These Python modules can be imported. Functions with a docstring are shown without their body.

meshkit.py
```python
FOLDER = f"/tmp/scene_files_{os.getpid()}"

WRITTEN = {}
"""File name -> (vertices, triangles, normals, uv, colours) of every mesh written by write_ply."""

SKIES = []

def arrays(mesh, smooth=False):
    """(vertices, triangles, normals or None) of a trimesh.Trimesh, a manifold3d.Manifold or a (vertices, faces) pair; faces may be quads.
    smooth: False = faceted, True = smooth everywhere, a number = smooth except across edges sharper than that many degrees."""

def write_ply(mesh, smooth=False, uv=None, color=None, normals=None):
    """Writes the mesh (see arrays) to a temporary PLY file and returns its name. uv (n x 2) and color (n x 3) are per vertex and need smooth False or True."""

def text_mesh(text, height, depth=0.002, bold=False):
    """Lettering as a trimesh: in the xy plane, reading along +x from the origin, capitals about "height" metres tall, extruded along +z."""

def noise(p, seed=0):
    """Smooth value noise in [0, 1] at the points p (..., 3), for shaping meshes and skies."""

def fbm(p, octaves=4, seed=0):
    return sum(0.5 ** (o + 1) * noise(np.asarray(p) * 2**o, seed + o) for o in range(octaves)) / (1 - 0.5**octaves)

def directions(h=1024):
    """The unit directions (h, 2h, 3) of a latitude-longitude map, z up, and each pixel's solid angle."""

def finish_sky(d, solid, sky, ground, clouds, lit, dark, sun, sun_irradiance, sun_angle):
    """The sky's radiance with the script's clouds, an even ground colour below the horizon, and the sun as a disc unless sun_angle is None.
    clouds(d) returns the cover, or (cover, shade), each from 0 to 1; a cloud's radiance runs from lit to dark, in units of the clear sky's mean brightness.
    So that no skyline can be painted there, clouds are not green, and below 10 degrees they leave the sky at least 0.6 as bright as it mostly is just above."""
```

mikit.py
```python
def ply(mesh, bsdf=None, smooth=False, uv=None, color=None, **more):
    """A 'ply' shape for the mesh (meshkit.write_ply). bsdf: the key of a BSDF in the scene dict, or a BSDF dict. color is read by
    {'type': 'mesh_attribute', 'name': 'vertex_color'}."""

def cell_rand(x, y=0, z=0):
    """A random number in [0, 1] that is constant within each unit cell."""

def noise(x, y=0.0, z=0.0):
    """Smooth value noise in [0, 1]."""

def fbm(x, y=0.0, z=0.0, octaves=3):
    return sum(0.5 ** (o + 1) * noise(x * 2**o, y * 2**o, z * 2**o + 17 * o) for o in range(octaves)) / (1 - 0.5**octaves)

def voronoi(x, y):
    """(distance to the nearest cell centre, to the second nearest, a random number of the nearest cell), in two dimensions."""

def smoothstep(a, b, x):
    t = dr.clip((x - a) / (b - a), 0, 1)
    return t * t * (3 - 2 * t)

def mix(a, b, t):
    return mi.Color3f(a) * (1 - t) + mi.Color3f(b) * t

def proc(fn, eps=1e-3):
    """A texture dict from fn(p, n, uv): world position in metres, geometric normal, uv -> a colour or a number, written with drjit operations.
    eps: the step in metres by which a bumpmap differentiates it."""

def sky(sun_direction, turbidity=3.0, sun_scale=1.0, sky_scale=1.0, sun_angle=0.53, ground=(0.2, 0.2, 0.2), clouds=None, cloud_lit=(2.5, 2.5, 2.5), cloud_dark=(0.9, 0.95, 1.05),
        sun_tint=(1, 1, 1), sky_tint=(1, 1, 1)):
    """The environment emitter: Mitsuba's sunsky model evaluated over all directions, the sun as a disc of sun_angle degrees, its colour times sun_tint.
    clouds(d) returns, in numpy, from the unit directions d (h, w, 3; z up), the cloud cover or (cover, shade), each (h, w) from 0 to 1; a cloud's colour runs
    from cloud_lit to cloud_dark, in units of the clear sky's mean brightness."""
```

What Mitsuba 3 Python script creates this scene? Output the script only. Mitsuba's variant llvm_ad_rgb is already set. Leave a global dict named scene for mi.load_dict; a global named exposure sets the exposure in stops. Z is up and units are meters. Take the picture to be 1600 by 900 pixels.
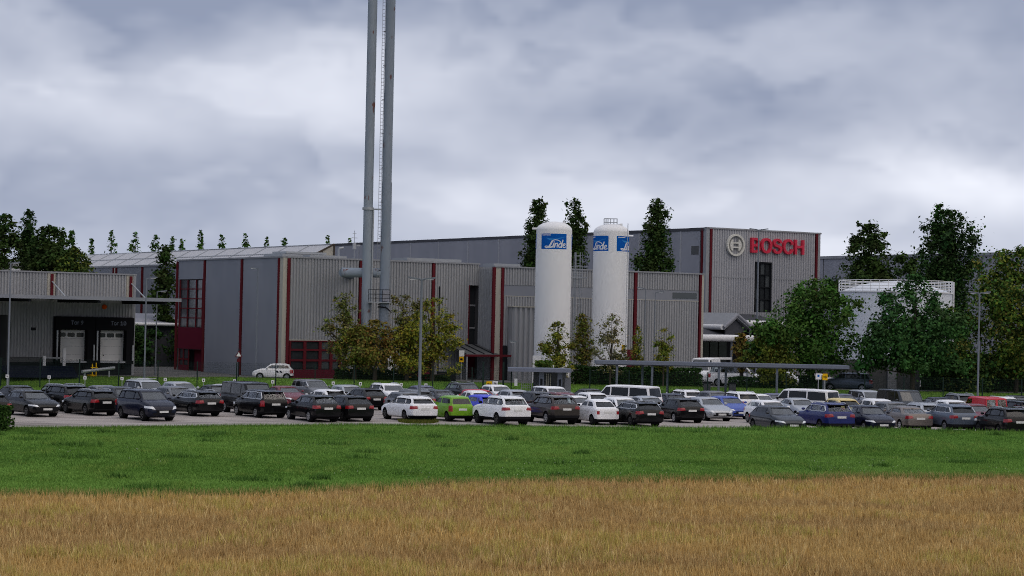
import math, random
import numpy as np, trimesh, drjit as dr, mitsuba as mi, mikit, meshkit
import manifold3d as m3
from shapely.geometry import Polygon, LineString, Point, box as sbox
from shapely.ops import unary_union
from shapely import affinity
from mikit import fbm, noise, smoothstep, mix

T = mi.ScalarTransform4f
rng = np.random.default_rng(7)
scene, labels = {}, {}

# ---------------------------------------------------------------- camera, sky, exposure
exposure = 2.74
EYE = (0.0, 0.0, 6.0)
PITCH, ROLL = math.atan(0.015), math.radians(1.2)
scene['camera'] = {'type': 'perspective', 'fov': 2 * math.degrees(math.atan(0.25)), 'fov_axis': 'x', 'near_clip': 1.0, 'far_clip': 9000.0,
                   'to_world': T().look_at(origin=list(EYE), target=[0, math.cos(PITCH), 6 + math.sin(PITCH)],
                                           up=[-math.sin(ROLL), -math.sin(PITCH) * math.cos(ROLL), math.cos(PITCH) * math.cos(ROLL)])}


def clouds(d):
    """Overcast: one closed deck of stratocumulus, its light and dark rolls flattened towards the horizon."""
    az = np.degrees(np.arctan2(d[..., 0], d[..., 1]))
    el = np.degrees(np.arcsin(np.clip(d[..., 2], -1, 1)))
    h = np.maximum(d[..., 2], 0) + 0.035
    q = np.stack([d[..., 0] / h, d[..., 1] / h, 0 * h], -1)
    e2 = el / (1 + np.abs(el) / 30.0)
    A = np.array([[.62, .55, .56], [-.71, .70, .10], [-.33, -.46, .82]])     # turned, so that the noise grid lies askew to the horizon
    nf = lambda x, y, z, o, sd: meshkit.fbm(np.stack([x, y, z], -1) @ A, o, sd)
    warp = nf(az * 0.16, e2 * 0.35, 0 * az + 3.1, 3, 5) - 0.5
    n1 = nf(az * 0.085 + warp * 1.1, e2 * 0.36 + warp * 1.3, 0 * az, 5, 11)
    n3 = nf(az * 0.62 + warp, e2 * 2.1 + 1.5 * warp, 0 * az + 2.0, 4, 29)
    n2 = nf(az * 0.36 + warp, e2 * 1.05 + warp, 0 * az + 9.0, 4, 23)
    big = meshkit.fbm(q * 0.16 + 4.0, 4, 31)
    # the deck: thick rolls at one height above the horizon, bright breaks between them
    x, y = az + 3.2 * warp, e2 + 1.5 * warp + 0.35 * (n2 - 0.5)
    def mass(cx, cy, sx, sy, p=2): return np.exp(-(np.abs((x - cx) / sx) ** p + np.abs((y - cy) / sy) ** p))
    shade = 0.745 + 0.34 * (n1 - 0.5) + 0.26 * (n2 - 0.5) + 0.20 * (n3 - 0.5) + 0.26 * smooth(5.2, 7.4, y) - 0.13 * (smooth(0.475, 0.54, n1 + 0.25 * (n3 - 0.5)) - 0.5)
    for cx, cy, sx, sy, k in ((-6.4, 4.9, 3.2, .8, -.22), (-12.5, 4.5, 3.0, .7, -.15), (-13.5, 6.6, 2.2, .5, -.06), (-10.5, 2.6, 4.5, .9, .08), (-3.8, 3.7, 3.2, .40, .10), (-8.5, 7.3, 5.0, .9, .12),
                              (6.0, 4.9, 6.0, .8, .17), (12.5, 3.4, 4.5, .70, -.36), (1.0, 2.6, 5.0, .8, -.20), (14.0, 5.4, 3.0, .6, .08), (4.5, 7.2, 4.5, .7, .04), (9.0, 1.8, 4.0, .7, -.18), (-2.5, 6.6, 2.5, .7, -.04)):
        shade = shade + 1.3 * k * mass(cx, cy, sx, sy)
    far = smooth(11, 24, e2)                       # an overcast sky is brightest overhead
    shade = shade * (1 - far) + far * (0.02 + 0.50 * big)
    return np.ones_like(az), np.clip(shade, 0, 1)


def smooth(a, b, x):
    t = np.clip((x - a) / (b - a), 0, 1)
    return t * t * (3 - 2 * t)


scene['sky'] = mikit.sky((0.55, -0.55, 0.75), turbidity=3, sun_scale=0.10, sun_angle=75, clouds=clouds,
                         cloud_lit=(2.13, 2.17, 2.33), cloud_dark=(0.55, 0.64, 0.88), ground=(0.012, 0.013, 0.009))

# ---------------------------------------------------------------- helpers
PH = math.radians(32)                     # the works stands turned by 32 degrees: u runs along its long fronts, v away from them
CU, SU = math.cos(PH), math.sin(PH)
counts = {}


def key(name):
    n = counts.get(name, -1) + 1
    counts[name] = n
    return name if n == 0 else f'{name}_{n:03d}'


def thing(name, label, cat, group=None, kind=None):
    k = key(name)
    labels[k] = {'label': label}
    if cat: labels[k]['category'] = cat
    if group: labels[k]['group'] = group
    if kind: labels[k]['kind'] = kind
    return k


def part(t, name, mesh, bsdf, smooth=False, color=None, label=None, **more):
    k = key(f'{t}__{name}')
    scene[k] = mikit.ply(mesh, bsdf, smooth=smooth, color=color, **more)
    if label: labels[k] = {'label': label}
    return k


def single(name, mesh, bsdf, label, cat=None, group=None, kind=None, smooth=False, color=None):
    k = thing(name, label, cat, group, kind)
    scene[k] = mikit.ply(mesh, bsdf, smooth=smooth, color=color)
    return k


def uvw(mesh):
    """from works coordinates (u, v, z) to the world"""
    m = mesh.copy()
    v = np.array(m.vertices)
    m.vertices = np.stack([v[:, 0] * CU - v[:, 1] * SU, v[:, 0] * SU + v[:, 1] * CU, v[:, 2]], 1)
    return m


def P(u, v):
    return u * CU - v * SU, u * SU + v * CU


def cat(ms):
    return trimesh.util.concatenate(ms)


def box(x0, x1, y0, y1, z0, z1):
    m = trimesh.creation.box((abs(x1 - x0), abs(y1 - y0), abs(z1 - z0)))
    m.apply_translation(((x0 + x1) / 2, (y0 + y1) / 2, (z0 + z1) / 2))
    return m


def bx(*a):
    return uvw(box(*a))


def tube(p, q, r, n=10, r2=None):
    p, q = np.asarray(p, float), np.asarray(q, float)
    d = q - p
    L = np.linalg.norm(d)
    if r2 is None:
        m = trimesh.creation.cylinder(r, L, sections=n)
        m.apply_translation((0, 0, L / 2))
    else:
        a = np.arange(n) * 2 * np.pi / n
        c = np.stack([np.cos(a), np.sin(a)], 1)
        v = np.vstack([np.c_[c * r, np.zeros(n)], np.c_[c * r2, np.full(n, L)], [[0, 0, 0], [0, 0, L]]])
        i = np.arange(n); j = (i + 1) % n
        f = np.vstack([np.c_[i, j, j + n], np.c_[i, j + n, i + n], np.c_[j, i, i * 0 + 2 * n], np.c_[i + n, j + n, i * 0 + 2 * n + 1]])
        m = trimesh.Trimesh(v, f, process=False)
    m.apply_transform(trimesh.geometry.align_vectors([0, 0, 1], d / L))
    m.apply_translation(p)
    return m


def path(pts, r, n=8):
    return cat([tube(a, b, r, n) for a, b in zip(pts[:-1], pts[1:])])


def prism(poly, h):
    """polygon(s) in xy extruded along +z"""
    return cat([trimesh.creation.extrude_polygon(g, h, engine='earcut') for g in getattr(poly, 'geoms', [poly]) if g.area > 1e-7])


def remap(m, M):
    m = m.copy()
    A = np.eye(4); A[:3, :3] = M
    m.vertices = np.array(m.vertices) @ np.array(M).T
    if np.linalg.det(M) < 0: m.invert()
    return m


def ufront(m, u, v, z):
    """a flat shape (x right, y up, extruded +z) put on a front that faces -v"""
    m = remap(m, np.array([[1, 0, 0], [0, 0, -1], [0, 1, 0]], float))
    m.apply_translation((u, v, z))
    return uvw(m)


def vfront(m, u, v, z):
    """the same on a front that faces -u: x runs towards -v"""
    m = remap(m, np.array([[0, 0, -1], [-1, 0, 0], [0, 1, 0]], float))
    m.apply_translation((u, v, z))
    return uvw(m)


def corrugated(length, z0, z1, pitch=0.30, d=0.10, crest=0.42):
    """trapezoidal sheet along x, ribs towards -y, upright"""
    n = max(1, int(round(length / pitch)))
    p = length / n
    t = (1 - crest) / 2 * 0.42
    prof = []
    for i in range(n):
        prof += [(i * p, 0), (i * p + p * (0.5 - crest / 2 - t), 0), (i * p + p * (0.5 - crest / 2), -d), (i * p + p * (0.5 + crest / 2), -d), (i * p + p * (0.5 + crest / 2 + t), 0)]
    prof.append((length, 0))
    prof = np.array(prof); k = len(prof)
    v = np.vstack([np.c_[prof, np.full(k, z0)], np.c_[prof, np.full(k, z1)]])
    i = np.arange(k - 1)
    f = np.vstack([np.c_[i, i + 1, i + 1 + k], np.c_[i, i + 1 + k, i + k]])
    return trimesh.Trimesh(v, f, process=False)


def sheet_u(u0, u1, v, z0, z1, **kw):
    m = corrugated(u1 - u0, z0, z1, **kw); m.apply_translation((u0, v, 0)); return uvw(m)


def sheet_v(v0, v1, u, z0, z1, **kw):
    m = corrugated(v1 - v0, z0, z1, **kw)
    m = remap(m, np.array([[0, 1, 0], [-1, 0, 0], [0, 0, 1]], float)); m.apply_translation((u, v1, 0)); return uvw(m)


def man(mesh):
    return m3.Manifold(m3.Mesh(np.asarray(mesh.vertices, np.float32), np.asarray(mesh.faces, np.uint32)))


def tri(mf):
    m = mf.to_mesh()
    return trimesh.Trimesh(np.array(m.vert_properties[:, :3]), np.array(m.tri_verts), process=False)


def carve(solid, cutters):
    s = man(solid)
    for c in cutters: s -= man(c)
    return tri(s)


# ---------------------------------------------------------------- materials
def mat(name, rgb, rough=0.6, metal=0.0, coat=0.0, spec=0.5, two=True):
    b = {'type': 'principled', 'base_color': rgb if isinstance(rgb, dict) else {'type': 'rgb', 'value': list(rgb)}, 'roughness': rough, 'specular': spec}
    if metal: b['metallic'] = metal
    if coat: b['clearcoat'] = coat; b['clearcoat_gloss'] = 0.95
    if rough >= 0.38 and not metal: b = {'type': 'diffuse', 'reflectance': b['base_color']}
    scene[name] = {'type': 'twosided', 'bsdf': b} if two else b
    return name


def vcol(name):
    scene[name] = {'type': 'twosided', 'bsdf': {'type': 'diffuse', 'reflectance': {'type': 'mesh_attribute', 'name': 'vertex_color'}}}
    return name


def tinted(a, b, sx, sy, sz, lo=0.3, hi=0.7):
    a, b = tuple(a), tuple(b)
    return mikit.proc(lambda p, n, uv: mix(a, b, smoothstep(lo, hi, fbm(p.x * sx, p.y * sy, p.z * sz))))


mat('m_rib', tinted((0.310, 0.318, 0.332), (0.355, 0.360, 0.370), 0.9, 0.9, 0.12), 0.45, spec=0.4)
mat('m_panel', tinted((0.235, 0.250, 0.285), (0.265, 0.278, 0.308), 0.5, 0.5, 0.15), 0.42, spec=0.4)
mat('m_hall', tinted((0.290, 0.297, 0.335), (0.325, 0.330, 0.365), 0.4, 0.4, 0.1), 0.45, spec=0.4)
mat('m_hallrib', tinted((0.37, 0.375, 0.40), (0.41, 0.415, 0.435), 0.4, 0.4, 0.1), 0.45, spec=0.4)
mat('m_red', (0.120, 0.020, 0.026), 0.42)
mat('m_redpanel', (0.115, 0.017, 0.031), 0.40)
mat('m_beige', (0.44, 0.42, 0.36), 0.6)
mat('m_coping', (0.30, 0.31, 0.33), 0.45)
mat('m_core', (0.12, 0.12, 0.125), 0.8)
mat('m_roofing', (0.20, 0.20, 0.205), 0.85)
mat('m_dark', (0.022, 0.024, 0.028), 0.6)
mat('m_pane', (0.030, 0.034, 0.038), 0.08, spec=0.6)
mat('m_paneblind', (0.075, 0.085, 0.09), 0.15, spec=0.5)
mat('m_white', (0.78, 0.78, 0.79), 0.45)
mat('m_doorwhite', (0.66, 0.66, 0.65), 0.5)
mat('m_rubber', (0.014, 0.014, 0.016), 0.8)
mat('m_tank', (0.82, 0.82, 0.825), 0.38)
mat('m_storage', (0.70, 0.73, 0.78), 0.6)
mat('m_galv', (0.36, 0.38, 0.40), 0.45, metal=0.35)
mat('m_lamp', (0.19, 0.21, 0.24), 0.45)
mat('m_flue', mikit.proc(lambda p, n, uv: mix(mix((0.245, 0.285, 0.335), (0.30, 0.34, 0.385), fbm(p.x * 2.5, p.y * 2.5, p.z * 0.35)), (0.16, 0.085, 0.075),
                                              smoothstep(0.70, 0.80, fbm(p.x * 4, p.y * 4, p.z * 1.1 + 5)))), 0.42)
mat('m_flue2', mikit.proc(lambda p, n, uv: mix(mix((0.205, 0.245, 0.295), (0.26, 0.295, 0.345), fbm(p.x * 2.5, p.y * 2.5, p.z * 0.35)), (0.14, 0.08, 0.075),
                                               smoothstep(0.69, 0.79, fbm(p.x * 4 + 7, p.y * 4, p.z * 1.0)))), 0.42)
mat('m_fence', (0.020, 0.034, 0.030), 0.5)
mat('m_signblue', (0.008, 0.105, 0.44), 0.4)
mat('m_swoosh', (0.045, 0.26, 0.62), 0.4)
mat('m_letter', (0.60, 0.018, 0.055), 0.35)
mat('m_letterside', (0.30, 0.012, 0.03), 0.4)
mat('m_emblem', (0.62, 0.61, 0.56), 0.35)
mat('m_yellow', (0.78, 0.46, 0.015), 0.5)
mat('m_orange', (0.75, 0.10, 0.01), 0.45)
mat('m_black', (0.012, 0.012, 0.013), 0.5)
mat('m_bark', (0.075, 0.062, 0.050), 0.9)
mat('m_kiosk', (0.17, 0.175, 0.20), 0.5)
mat('m_shelter', (0.175, 0.195, 0.245), 0.45)
mat('m_skylight', (0.48, 0.49, 0.52), 0.45)
mat('m_screen', (0.030, 0.034, 0.036), 0.04, spec=1.0)
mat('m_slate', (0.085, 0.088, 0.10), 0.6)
mat('m_wallgrey', (0.115, 0.118, 0.12), 0.8)
vcol('m_leaf'); vcol('m_straw'); vcol('m_grass')
for nm, rgb in dict(black=(0.006, 0.006, 0.007), navy=(0.007, 0.009, 0.024), darkgrey=(0.034, 0.036, 0.040), charcoal=(0.050, 0.056, 0.066), grey=(0.15, 0.155, 0.165), silver=(0.42, 0.44, 0.47),
                    white=(0.80, 0.80, 0.81), maroon=(0.13, 0.018, 0.030), red=(0.50, 0.014, 0.030), lime=(0.17, 0.37, 0.018), blue=(0.012, 0.020, 0.125), brightblue=(0.045, 0.085, 0.36),
                    vividblue=(0.035, 0.05, 0.60), bluegrey=(0.12, 0.125, 0.19), brown=(0.068, 0.058, 0.056), yellow=(0.66, 0.52, 0.20), beige=(0.19, 0.165, 0.15), steel=(0.11, 0.135, 0.18)).items():
    mat('m_car_' + nm, rgb, 0.12 if max(rgb) < .1 else 0.25, spec=0.32 if max(rgb) < .1 else 0.45, metal=0.35 if nm in ('grey', 'silver', 'darkgrey', 'charcoal', 'steel', 'beige', 'bluegrey', 'brown') else 0.0)
mat('m_tyre', (0.014, 0.014, 0.015), 0.85)
mat('m_rim', (0.50, 0.51, 0.53), 0.3, metal=0.7)
mat('m_rimdark', (0.03, 0.03, 0.032), 0.35)
mat('m_trim', (0.016, 0.016, 0.018), 0.6)
mat('m_seat', (0.035, 0.035, 0.038), 0.8)
mat('m_headlight', (0.72, 0.74, 0.76), 0.12, coat=1.0)
mat('m_taillight', (0.30, 0.007, 0.012), 0.15, coat=1.0)
mat('m_plate', (0.70, 0.70, 0.68), 0.5)
mat('m_rail', (0.62, 0.63, 0.65), 0.3, metal=0.6)
scene['m_glass'] = {'type': 'thindielectric', 'int_ior': 1.5, 'specular_transmittance': {'type': 'rgb', 'value': [0.62, 0.68, 0.68]}}
mat('m_glassdark', (0.010, 0.011, 0.012), 0.06, spec=0.5)

# ---------------------------------------------------------------- the land
def lerp(x, xs, ys): return np.interp(x, xs, ys)


def y_field(x):  # far edge of the corn field
    return lerp(x, [-80, -40, -17, -12, -9.7, -6.5, -3.7, -1, 2, 6, 9.6, 13, 20.3, 40, 80], [60, 63.2, 64.8, 65.0, 65.8, 67.2, 69.2, 71.8, 73.9, 76, 77.4, 78.7, 80.7, 84.3, 88.3])


def y_lot(x):    # near kerb of the car park
    return lerp(x, [-90, -60, -26, -22, -16, -8, 0, 10, 30, 60, 90], [84, 96, 101.5, 103.3, 107, 111, 112, 112, 111.5, 112, 112])


def crest(x): return lerp(x, [-90, -20, -8, 0, 10, 16, 20, 30, 90], [0, 0, .09, .12, .27, .43, .45, .45, .45])


LOT1, BANK1 = 165.0, 178.0


def z_lot(y): return -0.6 * np.clip((y - 120) / 46, 0, 1)


def z_ground(x, y):
    x, y = np.asarray(x, float), np.asarray(y, float)
    e = y_lot(x)
    n = meshkit.fbm(np.stack([x * .09, y * .07, 0 * x], -1), 3, 3) - .5
    zm = crest(x) * smooth(e - 16, e - 0.9, y) + 0.30 * n * smooth(e - 3, e - 14, y) * 1.0
    zm = np.where(y > e - 0.9, crest(x) * (1 - smooth(e - 0.9, e, y)), zm)
    zl = z_lot(y)
    zb = lerp(y, [LOT1, LOT1 + .6, 175.5, BANK1], [-0.59, -0.5, 0.22, 0.24]) + .17 * smooth(-30, -24, x) * smooth(168, 176, y) * (1 - smooth(177.4, BANK1, y))
    zb = zb + .06 * n * smooth(LOT1, LOT1 + 2, y) * (1 - smooth(BANK1 - 2, BANK1, y))
    return np.where(y < e, zm, np.where(y < LOT1, zl, np.where(y < BANK1, zb, 0.20)))


def strip(xs, ya, yb, ny, lift=0.0):
    """a sheet of ground between two boundary curves"""
    X = np.repeat(xs[:, None], ny + 1, 1)
    t = np.linspace(0, 1, ny + 1)[None]
    Y = ya(xs)[:, None] * (1 - t) + yb(xs)[:, None] * t
    eps = 1e-3 * (1 - 2 * t)
    Z = z_ground(X, Y + eps) + lift
    n = ny + 1
    i, j = np.meshgrid(np.arange(len(xs) - 1), np.arange(ny), indexing='ij')
    a = (i * n + j).ravel()
    f = np.vstack([np.c_[a, a + n, a + n + 1], np.c_[a, a + n + 1, a + 1]])
    return trimesh.Trimesh(np.stack([X, Y, Z], -1).reshape(-1, 3), f, process=False)


const = lambda c: (lambda x: np.full_like(x, c))
XS = np.linspace(-80, 80, 161)
mat('m_soil', tinted((0.22, 0.150, 0.075), (0.30, 0.21, 0.105), 1.5, 1.5, 1.5), 0.95)
scene['m_meadow'] = {'type': 'twosided', 'bsdf': {'type': 'diffuse', 'reflectance': mikit.proc(lambda p, n, uv: mix(
    mix((0.098, 0.200, 0.038), (0.145, 0.270, 0.056), smoothstep(0.3, 0.7, fbm(p.x * 0.22, p.y * 0.10, 1.0))), (0.070, 0.150, 0.032), smoothstep(0.56, 0.74, fbm(p.x * 1.1, p.y * 0.5, 4.0))))}}
scene['m_asphalt'] = {'type': 'twosided', 'bsdf': {'type': 'diffuse', 'reflectance': mikit.proc(lambda p, n, uv: mix(
    mix((0.36, 0.325, 0.305), (0.43, 0.39, 0.365), smoothstep(0.3, 0.7, fbm(p.x * 0.30, p.y * 0.9, 0.0))), (0.20, 0.18, 0.17), 0.75 * smoothstep(0.60, 0.72, fbm(p.x * 0.16 + 3, p.y * 1.3, 2.0))))}}
mat('m_yard', tinted((0.13, 0.128, 0.128), (0.17, 0.165, 0.160), 0.3, 0.3, 0.3), 0.9)
mat('m_kerb', (0.42, 0.40, 0.37), 0.8)
mat('m_far', tinted((0.05, 0.09, 0.03), (0.09, 0.13, 0.05), 0.02, 0.02, 0.02), 0.95)

single('field', strip(XS, const(20.0), y_field, 60), 'm_soil', 'bare soil under the ripe corn in the foreground', kind='structure')
single('meadow', strip(XS, y_field, y_lot, 90), 'm_meadow', 'green mown meadow between the corn field and the car park', kind='structure')
single('car_park', strip(XS, y_lot, const(LOT1), 30), 'm_asphalt', 'pale asphalt of the car park', kind='structure')
single('grass_bank', strip(XS, const(LOT1), const(BANK1), 16), 'm_meadow', 'low grass bank behind the car park', kind='structure')
single('works_yard', box(-140, 140, BANK1, 470, 0.0, 0.20), 'm_yard', 'asphalt yard of the works', kind='structure')
g = trimesh.Trimesh([[-4000, -300, -.9], [4000, -300, -.9], [4000, 6000, -.9], [-4000, 6000, -.9]], [[0, 1, 2], [0, 2, 3]], process=False)
single('ground', g, 'm_far', 'flat farmland round the works as far as the horizon', kind='structure')
ks = []
for a, b in zip(XS[:-1], XS[1:]):
    d = np.array([b - a, y_lot(b) - y_lot(a)]); L = np.linalg.norm(d)
    k = box(0, L, -.08, .08, -.15, .10); k.apply_transform(trimesh.transformations.rotation_matrix(math.atan2(d[1], d[0]), [0, 0, 1])); k.apply_translation((a, y_lot(a), 0)); ks.append(k)
single('kerb', cat(ks), 'm_kerb', 'pale kerb edging the car park against the meadow', kind='structure')

# ---------------------------------------------------------------- factory building (left of centre)
ZY = 0.20
U0, V0, VL = 80.48, 167.86, 192.0       # corner, long front, end of the left front
fb = thing('factory_building', 'grey metal clad factory with red vertical trims and red framed windows behind the twin flues', 'building')
core = carve(box(U0 + .10, 101.2, V0 + .10, VL, ZY, 11.05),
             [box(U0 - 1, U0 + .55, 185.9, 191.5, 4.5, 9.2), box(U0 - 1, U0 + 1.2, 185.6, 191.7, 0.1, 2.3),
              box(81.3, 86.5, V0 - 1, V0 + .5, 1.0, 3.62), box(100.1, 101.3, V0 - 1, V0 + 1.0, 0.25, 9.1)])
part(fb, 'wall', uvw(core), 'm_core')
part(fb, 'roof', bx(U0 + .2, 101.1, V0 + .2, VL - .1, 11.05, 11.12), 'm_roofing')
# smooth panels of the left front
for a, b, z0, z1 in ((168.75, 176.42, ZY, 11.1), (176.95, 185.1, ZY, 11.1), (185.65, 191.9, 9.25, 11.1)):
    part(fb, 'wall_panel', bx(U0 - .02, U0 + .09, a, b, z0, z1), 'm_panel')
for v in (168.62, 176.69, 185.37, 192.15):
    part(fb, 'red_trim', bx(U0 - .14, U0 + .05, v - .13, v + .13, ZY, 11.05), 'm_red')
    part(fb, 'cover_strip', bx(U0 - .05, U0 + .07, v + .14, v + .30, ZY, 11.08), 'm_beige' if v > 190 else 'm_coping')
part(fb, 'coping', bx(U0 - .12, U0 + .3, V0 - .05, VL + .35, 11.10, 11.24), 'm_coping')
part(fb, 'coping', bx(U0 + .31, 101.2, V0 - .12, V0 + .3, 11.10, 11.24), 'm_coping')
# tall red window on the left front
w = part(fb, 'window', cat([bx(U0 - .03, U0 + .07, 191.42, 191.56, 4.5, 9.2), bx(U0 - .03, U0 + .07, 185.80, 185.94, 4.5, 9.2)]), 'm_red')
vs, zs = [191.42, 189.58, 187.45, 185.94], [4.5, 5.42, 6.36, 7.32, 8.28, 9.2]
for v in vs[1:3]: part(w, 'mullion', bx(U0 - .02, U0 + .06, v - .06, v + .06, 4.5, 9.2), 'm_red')
for z in zs[1:5]: part(w, 'transom', bx(U0 - .01, U0 + .05, 185.95, 191.41, z - .05, z + .05), 'm_red')
for i in range(3):
    for j in range(5):
        part(w, 'pane', bx(U0 + .10, U0 + .12, vs[i + 1] + .05, vs[i] - .05, zs[j] + .04, zs[j + 1] - .04), 'm_paneblind' if j == 0 else 'm_pane')
part(fb, 'red_panel', bx(U0 - .03, U0 + .08, 185.65, 191.75, 2.35, 4.48), 'm_redpanel')
# red door recess under it
d = part(fb, 'door', bx(U0 + .60, U0 + .66, 185.7, 189.0, ZY, 2.25), 'm_redpanel')
for v in (191.5, 190.4, 189.1): part(d, 'frame', bx(U0 + .02, U0 + .10, v - .07, v + .07, ZY, 2.3), 'm_red')
part(d, 'transom', bx(U0 + .02, U0 + .10, 189.2, 191.4, 1.25, 1.37), 'm_red')
part(d, 'pane', bx(U0 + .12, U0 + .14, 189.2, 191.4, 1.40, 2.28), 'm_pane')
part(d, 'pane', bx(U0 + .12, U0 + .14, 189.2, 191.4, .75, 1.22), 'm_pane')
part(d, 'red_sill', bx(U0 + .02, U0 + .12, 189.2, 191.4, ZY, .72), 'm_redpanel')
# corner: two red pipes with a beige strip between, then the ribbed long front
part(fb, 'corner_strip', bx(U0 - .03, U0 + .62, V0 - .04, V0 + .72, ZY, 11.09), 'm_beige')
part(fb, 'red_trim', bx(80.86, 81.12, V0 - .17, V0 - .05, ZY, 11.05), 'm_red')
for a, b, z0, z1 in ((81.15, 86.6, 3.70, 11.1), (86.6, 88.22, ZY, 11.1), (88.52, 95.95, ZY, 11.1), (96.25, 100.08, ZY, 11.1), (100.08, 101.15, 9.12, 11.1)):
    part(fb, 'ribbed_cladding', sheet_u(a, b, V0 + .05, z0, z1), 'm_rib')
for u in (88.37, 96.10): part(fb, 'red_trim', bx(u - .14, u + .14, V0 - .14, V0 + .06, ZY, 11.05), 'm_red')
part(fb, 'downpipe', uvw(tube((96.75, V0 - .12, ZY), (96.75, V0 - .12, 8.9), .05)), 'm_dark')
# red window band at ground level
part(fb, 'drip_edge', bx(81.15, 86.6, V0 - .06, V0 + .06, 3.62, 3.70), 'm_beige')
w = part(fb, 'window', cat([bx(81.25, 81.42, V0 - .05, V0 + .08, 1.0, 3.62), bx(86.36, 86.55, V0 - .05, V0 + .08, 1.0, 3.62), bx(81.43, 86.35, V0 - .05, V0 + .08, 3.53, 3.62)]), 'm_red')
us = [81.43, 82.82, 84.38, 85.5, 86.35]
for u in us[1:4]: part(w, 'mullion', bx(u - .14, u + .14, V0 - .045, V0 + .07, 1.0, 3.52), 'm_red')
for z in (1.83, 2.77): part(w, 'transom', bx(81.44, 86.34, V0 - .04, V0 + .06, z - .09, z + .09), 'm_red')
zz = [1.0, 1.83, 2.77, 3.53]
for i in range(4):
    for j in range(3):
        part(w, 'pane', bx(us[i] + .1, us[i + 1] - .1, V0 + .10, V0 + .12, zz[j] + .07, zz[j + 1] - .07), 'm_pane' if i < 2 else 'm_paneblind')
part(fb, 'red_panel', bx(81.2, 86.58, V0 - .04, V0 + .08, ZY, .98), 'm_redpanel')
for a, b in ((88.9, 90.1), (90.5, 92.0)): part(fb, 'door', bx(a, b, V0 - .10, V0 - .03, ZY, 2.3), 'm_white')
part(fb, 'red_panel', bx(93.3, 95.9, V0 - .10, V0 - .03, ZY, 1.7), 'm_redpanel')
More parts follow.
